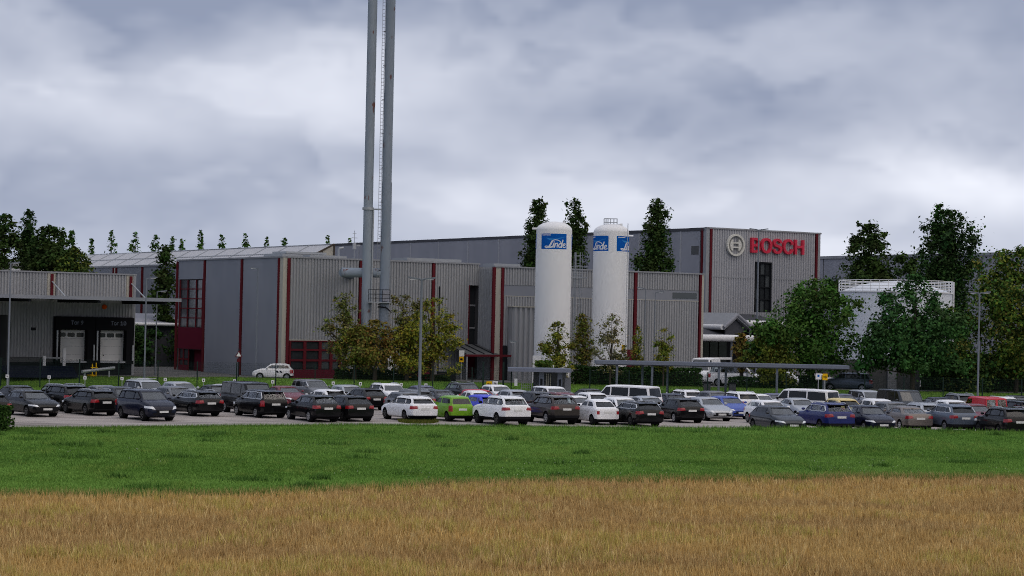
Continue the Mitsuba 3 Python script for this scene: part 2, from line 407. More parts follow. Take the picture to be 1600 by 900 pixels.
# recessed stair window and entrance at the right end
part(fb, 'stair_window', bx(100.12, 101.2, V0 + .75, V0 + .79, 2.5, 9.08), 'm_pane')
for z in (5.05, 7.2): part(fb, 'transom', bx(100.12, 101.2, V0 + .66, V0 + .74, z - .07, z + .07), 'm_coping')
part(fb, 'red_jamb', bx(100.0, 100.1, V0 - .10, V0 + .06, 2.5, 9.1), 'm_red')
part(fb, 'entrance_door', bx(100.12, 101.2, V0 + .55, V0 + .62, .25, 2.45), 'm_redpanel')
cn = part(fb, 'entrance_canopy', bx(97.35, 102.3, V0 - 4.3, V0 - 4.12, 2.40, 2.60), 'm_red')
part(cn, 'sheet', uvw(trimesh.Trimesh([[97.4, V0 - 4.1, 2.60], [101.1, V0 - 4.1, 2.60], [101.1, V0 - .05, 3.5], [97.4, V0 - .05, 3.5], [97.4, V0 - 4.1, 2.55], [101.1, V0 - 4.1, 2.55], [101.1, V0 - .05, 3.45], [97.4, V0 - .05, 3.45]],
     [[0, 1, 2], [0, 2, 3], [4, 6, 5], [4, 7, 6], [0, 4, 5], [0, 5, 1], [3, 2, 6], [3, 6, 7]], process=False)), 'm_wallgrey')
for u in (97.5, 98.5, 99.5, 100.5): part(cn, 'rafter', uvw(tube((u, V0 - 4.0, 2.66), (u, V0 - .1, 3.55), .05, 6)), 'm_dark')
part(fb, 'canopy_post', uvw(tube((97.5, V0 - 4.2, ZY), (97.5, V0 - 4.2, 2.4), .07)), 'm_galv')
# roof furniture
for u0, u1, v0, v1, z0, z1 in ((83.2, 87.4, 173.0, 176.0, 11.65, 11.85), (82.6, 88.2, 172.5, 176.6, 11.12, 11.6), (84.2, 88.0, 170.0, 171.5, 11.12, 11.5)):
    part(fb, 'roof_vent', bx(u0, u1, v0, v1, z0, z1), 'm_galv')
part(fb, 'roof_pipe', uvw(path([(87.4, 170.5, 11.4), (87.4, 170.5, 12.2), (87.9, 170.5, 12.3)], .10)), 'm_galv')
part(fb, 'roof_vent', bx(95.0, 101.0, 171.0, 174.0, 11.12, 11.62), 'm_galv')
part(fb, 'roof_vent', bx(93.5, 96.0, 170.0, 171.0, 11.12, 11.30), 'm_dark')
an = single('roof_antenna', uvw(cat([tube((91.9, 176, 11.1), (91.9, 176, 14.2), .03), tube((91.6, 176, 13.5), (92.2, 176, 13.5), .02), tube((91.7, 176, 13.9), (92.1, 176, 13.9), .02), box(91.75, 92.05, 175.9, 176.1, 12.4, 13.0), box(92.1, 92.5, 175.9, 176.05, 12.7, 12.85)])), 'm_galv',
            'thin antenna mast with small crossbars on the factory roof left of the flues', 'antenna')

# ---------------------------------------------------------------- factory wing behind the white tanks
V2, ZT2 = 164.4, 10.82
fw = thing('factory_wing', 'lower ribbed factory wing with a smooth window band behind the two tall white tanks', 'building')
part(fw, 'wall', bx(101.25, 125.25, V2 + .12, 182, ZY, ZT2 - .05), 'm_core')
part(fw, 'roof', bx(101.4, 125.1, V2 + .3, 181.9, ZT2 - .05, ZT2 + .02), 'm_roofing')
part(fw, 'ribbed_cladding', sheet_v(V2 + .2, V0 + .04, 101.20, ZY, ZT2), 'm_rib')
part(fw, 'corner_strip', bx(100.80, 101.48, V2 - .04, V2 + .3, ZY, ZT2), 'm_beige')
for u in (100.70, 101.62): part(fw, 'red_trim', bx(u - .15, u + .12, V2 - .16, V2 + .08, ZY, ZT2), 'm_red')
for a, b in ((101.78, 116.85), (117.20, 124.85)):
    part(fw, 'ribbed_cladding', sheet_u(a, b, V2 + .05, 9.18, ZT2), 'm_rib')
    part(fw, 'ribbed_cladding', sheet_u(a, b, V2 + .05, ZY, 8.12), 'm_rib')
    part(fw, 'smooth_band', bx(a, b, V2 + .02, V2 + .10, 8.14, 9.16), 'm_panel')
    part(fw, 'band_edge', bx(a, b, V2 - .04, V2 + .015, 8.10, 8.17), 'm_beige')
part(fw, 'band_window', bx(121.6, 124.6, V2 - .02, V2 + .015, 8.35, 8.95), 'm_paneblind')
part(fw, 'red_trim', bx(116.88, 117.17, V2 - .14, V2 + .08, ZY, ZT2), 'm_red')
part(fw, 'red_trim', bx(124.90, 125.12, V2 - .14, V2 + .08, ZY, ZT2), 'm_red')
part(fw, 'corner_strip', bx(125.13, 125.45, V2 - .06, V2 + .3, ZY, ZT2), 'm_beige')
part(fw, 'coping', bx(100.7, 125.5, V2 - .15, V2 + .35, ZT2, ZT2 + .13), 'm_coping')
part(fw, 'ribbed_box', cat([sheet_u(102.35, 105.2, V2 - .75, ZY, 7.1, pitch=.56, d=.16), bx(102.35, 105.2, V2 - .70, V2 - .05, ZY, 7.08)]), 'm_rib')
part(fw, 'box_cap', bx(102.25, 105.3, V2 - 1.0, V2 - .05, 7.1, 7.2), 'm_beige')
part(fw, 'door', bx(101.8, 102.33, V2 - .06, V2 - .02, ZY, 3.45), 'm_dark')
part(fw, 'door', bx(105.35, 105.62, V2 - .07, V2 - .03, 1.2, 3.45), 'm_redpanel')
part(fw, 'door', bx(116.1, 116.8, V2 - .07, V2 - .03, ZY, 3.2), 'm_redpanel')
for u0, u1 in ((102.5, 105.5), (109.0, 111.5)): part(fw, 'roof_vent', bx(u0, u1, V2 + 3, V2 + 5, ZT2, ZT2 + .45), 'm_galv')

# ---------------------------------------------------------------- big hall with the sign
U3, V3, ZH, LH = 143.35, 187.53, 16.95, 362.0
hall = thing('main_hall', 'huge grey production hall with long panelled side and red lettered ribbed front', 'building')
part(hall, 'wall', uvw(carve(box(U3 + .12, 160.2, V3 + .12, LH, ZY, ZH - .1), [box(150.6, 153.0, V3 - 1, V3 + .6, 7.4, 13.2)])), 'm_core')
part(hall, 'roof', bx(U3 + .3, 160.0, V3 + .3, LH - .2, ZH - .1, ZH - .02), 'm_roofing')
vv = [188.6, 192.4, 200.7] + [200.7 + 8.05 * i for i in range(1, 21)]
for a, b in zip(vv[:-1], vv[1:]):
    part(hall, 'wall_panel', bx(U3 - .02, U3 + .10, a + .10, b - .10, ZY, ZH - .35), 'm_hall')
    part(hall, 'joint_strip', bx(U3 - .07, U3 + .08, b - .10, b + .10, ZY, ZH - .35), 'm_hallrib')
part(hall, 'eaves_band', bx(U3 - .10, U3 + .12, V3 + .35, LH, ZH - .35, ZH), 'm_slate')
part(hall, 'vent_grille', bx(U3 - .06, U3 - .021, 188.9, 190.3, 13.85, 14.85), 'm_wallgrey')
part(hall, 'red_trim', bx(U3 - .10, U3 + .05, V3 + .55, V3 + .85, ZY, ZH - .1), 'm_red')
part(hall, 'corner_strip', bx(U3 - .04, U3 + .45, V3 - .04, V3 + .5, ZY, ZH - .05), 'm_coping')
part(hall, 'red_trim', bx(U3 + .48, U3 + .76, V3 - .14, V3 + .06, ZY, ZH - .1), 'm_red')
for a, b, z0, z1 in ((144.15, 150.55, 11.35, ZH), (150.55, 153.05, 13.25, ZH), (153.05, 159.6, 11.35, ZH), (144.15, 150.55, ZY, 11.25), (150.55, 153.05, ZY, 7.35), (153.05, 159.6, ZY, 11.25)):
    part(hall, 'ribbed_cladding', sheet_u(a, b, V3 + .05, z0, z1 - .12 if z1 == ZH else z1, pitch=.36), 'm_hallrib')
for a, b in ((144.15, 150.5), (153.1, 159.6)): part(hall, 'seam_strip', bx(a, b, V3 - .06, V3 + .06, 11.25, 11.35), 'm_coping')
part(hall, 'red_trim', bx(159.62, 159.92, V3 - .14, V3 + .06, ZY, ZH - .1), 'm_red')
part(hall, 'corner_strip', bx(159.93, 160.35, V3 - .05, V3 + .3, ZY, ZH - .05), 'm_coping')
part(hall, 'coping', bx(U3 - .05, 160.45, V3 - .14, V3 + .34, ZH - .12, ZH + .05), 'm_coping')
w = part(hall, 'window', cat([bx(150.58, 150.70, V3 - .05, V3 + .2, 7.4, 13.2), bx(152.90, 153.02, V3 - .05, V3 + .2, 7.4, 13.2), bx(150.7, 152.9, V3 - .05, V3 + .2, 13.08, 13.2)]), 'm_dark')
for z in (8.85, 10.3, 11.75): part(w, 'transom', bx(150.71, 152.89, V3 + .04, V3 + .2, z - .05, z + .05), 'm_dark')
for u in (151.43, 152.17): part(w, 'mullion', bx(u - .03, u + .03, V3 + .06, V3 + .19, 7.4, 13.07), 'm_dark')
zz = [7.4, 8.85, 10.3, 11.75, 13.08]
for i in range(3):
    for j in range(4):
        a = 150.70 + i * .733
        part(w, 'pane', bx(a + .02, a + .71, V3 + .22, V3 + .24, zz[j] + .03, zz[j + 1] - .03), 'm_paneblind' if (i + j) % 3 == 1 else 'm_pane')
# entrance porches in front of the hall
po = thing('entrance_porch', 'low entrance porch with small gabled roof and rounded white fascias in front of the hall', 'porch')
def capsule_u(u0, u1, v, z, r):
    return uvw(cat([tube((u0, v, z), (u1, v, z), r, 16)]))
gab = Polygon([(138.75, 5.75), (140.55, 7.15), (142.45, 5.85), (142.45, 5.35), (140.55, 6.60), (138.75, 5.25)])
m = prism(gab, 7.0); m = remap(m, np.array([[1, 0, 0], [0, 0, 1], [0, 1, 0]], float)); m.apply_translation((0, 178, 0))
part(po, 'gable_roof', uvw(m), 'm_coping')
m = prism(Polygon([(139.3, 5.2), (140.55, 6.5), (141.9, 5.3), (141.9, 4.4), (139.3, 4.4)]), .2); m = remap(m, np.array([[1, 0, 0], [0, 0, 1], [0, 1, 0]], float)); m.apply_translation((0, 178.5, 0))
part(po, 'gable_wall', uvw(m), 'm_slate')
part(po, 'gable_fascia', uvw(cat([tube((138.7, 178, 5.55), (140.55, 178, 6.95), .18, 10), tube((140.55, 178, 6.95), (142.5, 178, 5.65), .18, 10)])), 'm_hall')
part(po, 'eaves_fascia', uvw(tube((138.7, 178.2, 5.55), (138.7, 185, 5.55), .30, 14)), 'm_white')
part(po, 'rounded_fascia', capsule_u(134.5, 141.6, 176.6, 4.38, .36), 'm_white')
part(po, 'roof', uvw(trimesh.convex.convex_hull(np.array([[134.5, 176.8, 4.3], [141.4, 176.8, 4.3], [141.4, 182, 5.6], [134.5, 182, 5.6], [134.5, 182, 4.3], [141.4, 182, 4.3]]))), 'm_slate')
part(po, 'rounded_fascia', capsule_u(142.6, 150.5, 180.0, 6.05, .32), 'm_white')
part(po, 'roof', uvw(trimesh.convex.convex_hull(np.array([[142.6, 180.2, 6.0], [150.5, 180.2, 6.0], [150.5, 187.4, 7.1], [142.6, 187.4, 7.1], [150.5, 187.4, 6.0], [142.6, 187.4, 6.0]]))), 'm_slate')
part(po, 'wall', bx(134.6, 150.4, 182.2, 187.3, ZY, 5.6), 'm_dark')
for i in range(6):
    part(po, 'pane', bx(135.0 + i * 1.25, 136.1 + i * 1.25, 182.1, 182.16, 1.2, 3.9), 'm_pane')
for u in (139.0, 144.2): part(po, 'post', uvw(tube((u, 177.0 if u < 140 else 180.3, ZY), (u, 177.0 if u < 140 else 180.3, 4.3 if u < 140 else 6.0), .14)), 'm_lamp')
part(po, 'white_beam', bx(134.6, 138.3, 176.0, 176.3, 2.05, 2.3), 'm_white')
part(po, 'low_wall', bx(134.6, 141.4, 176.4, 176.8, ZY, 1.6), 'm_slate')

# the company sign on the hall front: emblem and red block letters
sg = thing('company_sign', 'large red block letters and round silver emblem on the grey hall front', 'sign')
ring = Point(0, 0).buffer(1.28, 48).difference(Point(0, 0).buffer(1.06, 48))
part(sg, 'ring', ufront(prism(ring, .30), 147.40, V3 - .10, 15.06), 'm_emblem', label='round silver emblem ring')
seg = Point(0, 0).buffer(.84, 40).difference(sbox(-.40, -1, .40, 1)).intersection(sbox(-1, -.66, 1, .66))
part(sg, 'armature', ufront(prism(unary_union([seg, sbox(-.41, .17, .41, .34), sbox(-.41, -.34, .41, -.17)]), .26), 147.40, V3 - .10, 15.06), 'm_emblem')
txt = meshkit.text_mesh('BOSCH', 1.64, 0.34, bold=True)
pieces = sorted(txt.split(only_watertight=False), key=lambda q: q.bounds[0][0])
x0, x1 = txt.bounds[0][0], txt.bounds[1][0]
for q in pieces:
    q = q.copy(); v = np.array(q.vertices); v[:, 0] = (v[:, 0] - x0) * 7.95 / (x1 - x0); q.vertices = v
    part(sg, 'letter', ufront(q, 149.65, V3 - .10, 14.33), 'm_letter')

# ---------------------------------------------------------------- older hall with ribbed skylight roof, left rear
oh = thing('skylight_hall', 'long grey hall with a white ribbed skylight roof behind the factory building', 'building')
part(oh, 'wall', bx(88.1, 118, 207.5, 262, ZY, 11.0), 'm_core')
for a, b in ((208, 220.1), (220.7, 228.2), (229.6, 250)): part(oh, 'wall_panel', bx(88.0, 88.09, a, b, ZY, 11.05), 'm_panel')
for v in (220.4, 228.5, 229.4): part(oh, 'red_trim', bx(87.88, 88.10, v - .16, v + .16, ZY, 11.0), 'm_red')
part(oh, 'beige_strip', bx(87.95, 88.09, 228.7, 229.2, ZY, 11.0), 'm_beige')
part(oh, 'coping', bx(87.9, 88.4, 207.5, 262, 11.05, 11.2), 'm_coping')
part(oh, 'flat_roof', bx(88.4, 118, 180.6, 262, 11.2, 11.26), 'm_roofing')
sl = corrugated(70, 0, 3.75, pitch=.5, d=.09)
sl = remap(sl, np.array([[0, 0, .885], [-1, 0, 0], [0, -.466, .466]], float)); sl.apply_translation((88.55, 250.5, 11.15))
part(oh, 'skylight_roof', uvw(sl), 'm_skylight')
for k in range(1, 14): part(oh, 'glazing_bar', uvw(tube((88.55, 180.5 + 5 * k, 11.25), (91.87, 180.5 + 5 * k, 12.98), .04, 6)), 'm_galv')
for t_ in (.02, .5, .99): part(oh, 'glazing_rail', uvw(tube((88.55 + 3.32 * t_, 180.5, 11.25 + 1.75 * t_), (88.55 + 3.32 * t_, 250.5, 11.25 + 1.75 * t_), .035, 6)), 'm_galv')
part(oh, 'ridge_wall', bx(91.85, 92.0, 180.5, 250.5, 11.1, 12.86), 'm_core')
gm = prism(Polygon([(88.6, 11.2), (91.84, 12.86), (91.84, 11.2)]), .15); gm = remap(gm, np.array([[1, 0, 0], [0, 0, 1], [0, 1, 0]], float)); gm.apply_translation((0, 180.3, 0))
part(oh, 'gable', uvw(gm), 'm_beige')
part(oh, 'gable_trim', uvw(cat([tube((88.6, 180.25, 11.3), (91.9, 180.25, 12.98), .09, 6), tube((91.9, 180.25, 11.2), (91.9, 180.25, 12.98), .09, 6), tube((90.6, 180.25, 11.2), (90.6, 180.25, 12.3), .07, 6)])), 'm_bark')

# ---------------------------------------------------------------- loading dock building, far left
VD = 175.0
ld = thing('loading_dock', 'ribbed loading dock building with long flat canopy and two numbered gates at left', 'building')
part(ld, 'wall', uvw(carve(box(38, 69.1, VD + .12, 196, ZY, 9.1), [box(61.7, 69.0, VD - 1, VD + .9, 1.3, 5.1), box(50, 57.5, VD - 1, VD + 4, .1, 5.4)])), 'm_core')
part(ld, 'roof', bx(38, 69, VD + .3, 195.9, 9.1, 9.16), 'm_roofing')
for a, b, z0, z1 in ((38, 61.0, 6.9, 9.2), (61.85, 68.4, 6.9, 9.2), (57.8, 61.6, 1.75, 6.9), (61.6, 69.1, 5.4, 6.9), (38, 49.9, ZY, 6.9), (49.9, 57.8, 5.4, 6.9)):
    part(ld, 'ribbed_cladding', sheet_u(a, b, VD + .05, z0, z1, pitch=.28), 'm_rib')
for u in (61.42, 68.78):
    part(ld, 'beige_strip', bx(u - .42, u + .30, VD - .03, VD + .08, 6.9, 9.18), 'm_beige')
    part(ld, 'red_trim', bx(u - .16, u + .10, VD - .14, VD - .04, 6.9, 9.1), 'm_red')
part(ld, 'corner_strip', bx(69.0, 69.25, VD - .08, VD + .3, ZY, 9.2), 'm_coping')
part(ld, 'coping', bx(38, 69.3, VD - .12, VD + .3, 9.2, 9.32), 'm_coping')
part(ld, 'dock_plinth', bx(57.6, 69.2, VD - .05, VD + .08, ZY, 1.30), 'm_dark')
part(ld, 'gate', bx(50, 57.4, VD + 3.8, VD + 3.9, ZY, 5.4), 'm_wallgrey')
cp = part(ld, 'canopy', bx(38, 69.25, 164.7, VD - .15, 6.86, 7.0), 'm_slate')
part(cp, 'fascia', bx(38, 69.3, 164.5, 164.68, 6.84, 7.14), 'm_panel')
for u in (61.4, 68.8): part(cp, 'tie_rod', uvw(tube((u, VD - .1, 8.45), (u, 171.2, 7.02), .06)), 'm_galv')
for u in (44, 50, 56, 62, 68): part(cp, 'beam', bx(u - .12, u + .12, 164.8, VD - .2, 6.6, 6.855), 'm_dark')
for k, (a, b, t_) in enumerate(((61.7, 65.35, 'Tor 9'), (65.4, 69.0, 'Tor 10'))):
    s = part(ld, 'dock_seal', cat([bx(a, b, VD - .5, VD + .02, 4.2, 5.35), bx(a, a + .45, VD - .5, VD + .02, 1.2, 4.2), bx(b - .7, b, VD - .5, VD + .02, 1.2, 4.2)]), 'm_rubber')
    tm = meshkit.text_mesh(t_, .34, .012, bold=True)
    part(s, 'lettering', ufront(tm, a + 1.35, VD - .505, 4.68), 'm_shelter')
    for u in (a + .12, b - .12): part(s, 'guide_post', bx(u - .06, u + .06, VD - .66, VD - .52, 1.5, 4.15 if u < a + 1 else 2.9), 'm_galv')
    dr_ = part(ld, 'dock_door', bx(a + .45, b - .7, VD + .30, VD + .36, 1.45, 4.2), 'm_doorwhite', label='white sectional dock door with three rounded windows')
    wd = (b - .7 - a - .45)
    for j in range(3):
        rr = sbox(-.34, -.19, .34, .19).buffer(-.12).buffer(.12)
        part(dr_, 'window', ufront(prism(rr, .02), a + .45 + wd * (j + .5) / 3, VD + .30, 3.75), 'm_pane')
    for z in (2.0, 2.75, 3.4): part(dr_, 'panel_joint', bx(a + .46, b - .71, VD + .29, VD + .30, z - .012, z + .012), 'm_coping')
    part(ld, 'dock_leveller', bx(a + .5, b - .75, VD - .45, VD + .28, 1.28, 1.44), 'm_galv')
    part(ld, 'bumper', cat([bx(a + .5, a + .75, VD - .3, VD - .06, .8, 1.27), bx(b - 1.0, b - .75, VD - .3, VD - .06, .8, 1.27)]), 'm_black')
part(dr_, 'hatch', bx(66.4, 66.5, VD + .285, VD + .299, 1.9, 2.0), 'm_dark')
part(ld, 'sign_plate', bx(59.6, 60.0, VD - .10, VD - .04, 4.1, 4.35), 'm_dark')
single('orange_beacon', uvw(cat([trimesh.creation.icosphere(3, .22), ]).apply_translation((65.0, 171.5, 6.30))), 'm_orange', 'small orange warning beacon hanging under the dock canopy', 'beacon', smooth=True)
rp = thing('loading_ramp', 'low dark blue loading ramp with a pale side rail in front of the dock', 'ramp')
part(rp, 'deck', uvw(trimesh.convex.convex_hull(np.array([[55, 166.5, .25], [61.0, 166.5, .25], [61.5, 169.5, 1.15], [55, 169.5, 1.15], [55, 169.5, .2], [61.5, 169.5, .2]]))), 'm_car_navy')
part(rp, 'side_rail', uvw(tube((61.3, 166.6, .75), (64.7, 168.0, 1.05), .14, 8)), 'm_galv')
for u, v in ((61.6, 166.8), (64.2, 167.9)): part(rp, 'foot', uvw(tube((u, v, ZY), (u, v, .8), .08, 8)), 'm_galv')
single('yellow_pallet_truck', uvw(cat([box(63.0, 63.08, 168.8, 168.9, .3, 1.35), box(63.35, 63.43, 168.8, 168.9, .3, 1.45), box(62.9, 63.5, 168.78, 168.92, 1.0, 1.08), box(62.95, 63.45, 168.9, 169.9, .25, .40)])), 'm_yellow', 'small yellow pallet truck standing below the left dock door', 'pallet truck')
bar = thing('dock_barrier', 'white ended barrier rail on two posts beside the ribbed dock wall', 'barrier')
part(bar, 'rail', uvw(tube((60.4, 173.6, 1.72), (62.2, 173.6, 1.72), .07)), 'm_galv')
for u in (60.4, 62.2): part(bar, 'post', bx(u - .12, u + .12, 173.5, 173.72, ZY if u < 61 else .9, 1.9 if u < 61 else 2.6), 'm_white')

# buildings further back
fh = thing('far_hall', 'plain grey hall far behind the trees at the right', 'building')
part(fh, 'wall', bx(197.5, 240, 150, 232, ZY, 15.9), 'm_wallgrey')
for a in range(150, 232, 8): part(fh, 'wall_panel', bx(197.38, 197.5, a + .1, a + 7.9, ZY, 15.7), 'm_hall')
part(fh, 'eaves_band', bx(197.2, 197.6, 150, 232, 15.7, 16.1), 'm_coping')
wr = thing('white_roofed_shed', 'shed with a white sloping roof peeping over the loading dock at the far left', 'shed')
a = np.array([[-75, 232, 10.2], [-54.3, 226, 10.2], [-55.5, 232, 11.6], [-75, 238, 11.6], [-54.3, 240, 10.2], [-75, 246, 10.2]])
part(wr, 'roof', trimesh.convex.convex_hull(a), 'm_white')
part(wr, 'wall', box(-75, -56, 233, 240, ZY, 10.2), 'm_panel')
sh = thing('low_shed', 'low shed with a pale sheet roof seen between the dock and the factory building', 'shed')
part(sh, 'wall', bx(72, 86, 203.6, 210, ZY, 4.45), 'm_slate')
part(sh, 'roof', uvw(trimesh.convex.convex_hull(np.array([[71.8, 203.0, 4.75], [86.2, 203.0, 4.75], [86.2, 208.5, 5.75], [71.8, 208.5, 5.75], [71.8, 210.5, 5.0], [86.2, 210.5, 5.0]]))), 'm_hall')
part(sh, 'eaves', uvw(tube((71.8, 203.0, 4.62), (86.2, 203.0, 4.62), .18, 10)), 'm_white')
gw = thing('yard_wall', 'plain dark grey wall under the trees at the right', 'wall')
part(gw, 'wall', box(27.2, 37.6, 188.0, 188.3, ZY, 2.9), 'm_wallgrey')
part(gw, 'pier', box(31.9, 32.7, 187.7, 187.99, ZY, 3.1), 'm_coping')
part(gw, 'pier', box(34.6, 35.4, 187.7, 187.99, ZY, 3.1), 'm_coping')

# ---------------------------------------------------------------- twin flues
fl = thing('flue', 'pale grey steel flue, the left one of the tall pair', 'chimney')
FX = (-12.79, -11.20); FY = 180.0
part(fl, 'shaft', tube((FX[0], FY, ZY), (FX[0], FY, 46), .41, 28), 'm_flue', smooth=40)
part(fl, 'pipe', tube((FX[0] + .47, FY - .18, ZY), (FX[0] + .47, FY - .18, 15.4), .075, 10), 'm_galv', smooth=40)
cl = part(fl, 'collar', cat([tube((FX[0], FY, 15.30), (FX[0], FY, 15.52), .52, 24)]), 'm_galv', smooth=40)
part(cl, 'bracket', cat([box(FX[0], FX[1] - .45, FY - .3, FY - .2, 15.32, 15.42), box(FX[0], FX[1] - .45, FY + .2, FY + .3, 15.32, 15.42), tube((FX[0] + .9, FY - .3, 15.37), (FX[0] + .9, FY + .3, 15.37), .04)]), 'm_galv')
f2 = thing('flue', 'darker blue grey steel flue with a ladder, the right one of the tall pair', 'chimney')
part(f2, 'shaft', tube((FX[1], FY, ZY), (FX[1], FY, 46), .42, 28), 'm_flue2', smooth=40)
lx = FX[1] - .56
ld2 = part(f2, 'ladder', cat([tube((lx - .11, FY - .2, 3), (lx - .11, FY - .2, 45), .018, 6), tube((lx + .11, FY - .2, 3), (lx + .11, FY - .2, 45), .018, 6)]), 'm_coping')
part(ld2, 'rungs', cat([box(lx - .10, lx + .10, FY - .22, FY - .18, z - .018, z + .018) for z in np.arange(3.2, 45, .32)]), 'm_coping')
labels[f'{ld2}__rungs'] = {'kind': 'stuff'}
part(f2, 'ladder_stays', cat([box(lx, FX[1], FY - .22, FY - .16, z - .03, z + .03) for z in np.arange(4, 45, 3.0)]), 'm_dark')
pl = part(f2, 'platform', cat([box(FX[1] - 1.35, FX[1] + .55, FY - 1.0, FY + .2, 7.15, 7.23), ]), 'm_galv')
rails = [tube((x, y, 7.2), (x, y, 8.3), .025, 6) for x in (FX[1] - 1.33, FX[1] - .7, FX[1] - .1, FX[1] + .53) for y in (FY - .98,)]
rails += [tube((FX[1] - 1.33, FY - .98, z), (FX[1] + .53, FY - .98, z), .025, 6) for z in (7.55, 7.9, 8.3)]
part(pl, 'railing', cat(rails), 'm_dark')
part(pl, 'cabinet', box(FX[1] - .15, FX[1] + .5, FY - .75, FY - .45, 7.3, 8.25), 'm_hall')
part(f2, 'hose', path([(FX[1] - .5, FY - .5, 6.8), (FX[1] + .2, FY - .55, 6.75), (FX[1] + .6, FY - .5, 6.4)], .06), 'm_dark')
part(f2, 'mast', tube((FX[1] + .52, FY + .5, ZY), (FX[1] + .40, FY + .5, 17.8), .025, 6), 'm_galv')
du = thing('exhaust_duct', 'fat round metal duct crossing from the factory wall to the flues', 'duct')
part(du, 'pipe', tube((FX[1], FY + .1, 9.78), (-14.9, FY + .9, 9.78), .42, 22), 'm_flue', smooth=40)
part(du, 'elbow', tube((-14.9, FY + .9, 9.78), (-14.9, FY + 10.5, 9.78), .44, 22), 'm_flue2', smooth=40)
part(du, 'cap', tube((-14.9, FY + .9, 9.78), (-15.05, FY + .9, 9.78), .43, 22), 'm_flue2', smooth=40)

# ---------------------------------------------------------------- white gas tanks
SCRIPT_L = []


def bez(p, n=18):
    p = np.array(p, float); t = np.linspace(0, 1, n)[:, None]
    return (1 - t) ** 3 * p[0] + 3 * (1 - t) ** 2 * t * p[1] + 3 * (1 - t) * t ** 2 * p[2] + t ** 3 * p[3]


def script_word():
    """the flowing word on the blue boards, drawn with a pen: long looped capital, then slanting small letters; about 1 high, 2.9 wide"""
    pen = []
    def s(w, *segs): pen.append(LineString(np.vstack([bez(q) for q in segs])).buffer(w, cap_style=1))
    # capital: foot loop, diagonal stem, big bow over the word
    s(.062, [(.95, .14), (.55, -.10), (.05, -.06), (.04, .10)], [(.04, .10), (.06, .24), (.38, .20), (.60, .04)])
    s(.105, [(.50, .05), (.72, .20), (.84, .52), (1.02, .88)])
    s(.050, [(1.02, .86), (1.18, 1.20), (2.05, 1.12), (2.22, .60)])
    s(.085, [(.48, .04), (.70, -.02), (.86, -.02), (1.04, .14)])
    # i n d e
    s(.075, [(1.22, .56), (1.18, .38), (1.12, .20), (1.12, .04)])
    pen.append(Point(1.27, .76).buffer(.075))
    s(.075, [(1.42, .56), (1.38, .38), (1.33, .20), (1.30, .02)])
    s(.060, [(1.36, .30), (1.48, .62), (1.78, .72), (1.72, .42)], [(1.72, .42), (1.68, .28), (1.62, .10), (1.68, .03)])
    s(.070, [(2.28, .44), (2.14, .66), (1.86, .52), (1.86, .24)], [(1.86, .24), (1.86, -.04), (2.12, -.04), (2.24, .24)])
    s(.075, [(2.44, 1.02), (2.36, .70), (2.26, .30), (2.26, .03)])
    s(.062, [(2.46, .28), (2.66, .28), (2.86, .42), (2.78, .54)], [(2.78, .54), (2.68, .66), (2.46, .48), (2.46, .24)], [(2.46, .24), (2.46, -.02), (2.70, -.04), (2.86, .12)])
    return unary_union(pen).simplify(.006).buffer(0)


WORD = script_word()


def bend(m, R, a0, z):
    """wraps a flat shape (x along, y up, z out) round an upright cylinder of radius R, x=0 at the bearing a0"""
    v = np.array(m.vertices); a = a0 + v[:, 0] / R; r = R + v[:, 2]
    m = m.copy(); m.vertices = np.stack([r * np.sin(a), -r * np.cos(a), z + v[:, 1]], 1); return m


def fine(poly, h, step=.06):
    lo, hi = poly.bounds[0], poly.bounds[2]
    out = []
    for x in np.arange(lo, hi, step):
        c = poly.intersection(sbox(x, -9, x + step + 1e-6, 9))
        for g in getattr(c, 'geoms', [c]):
            if g.geom_type == 'Polygon' and g.area > 1e-6: out.append(trimesh.creation.extrude_polygon(g, h, engine='earcut'))
    return cat(out)


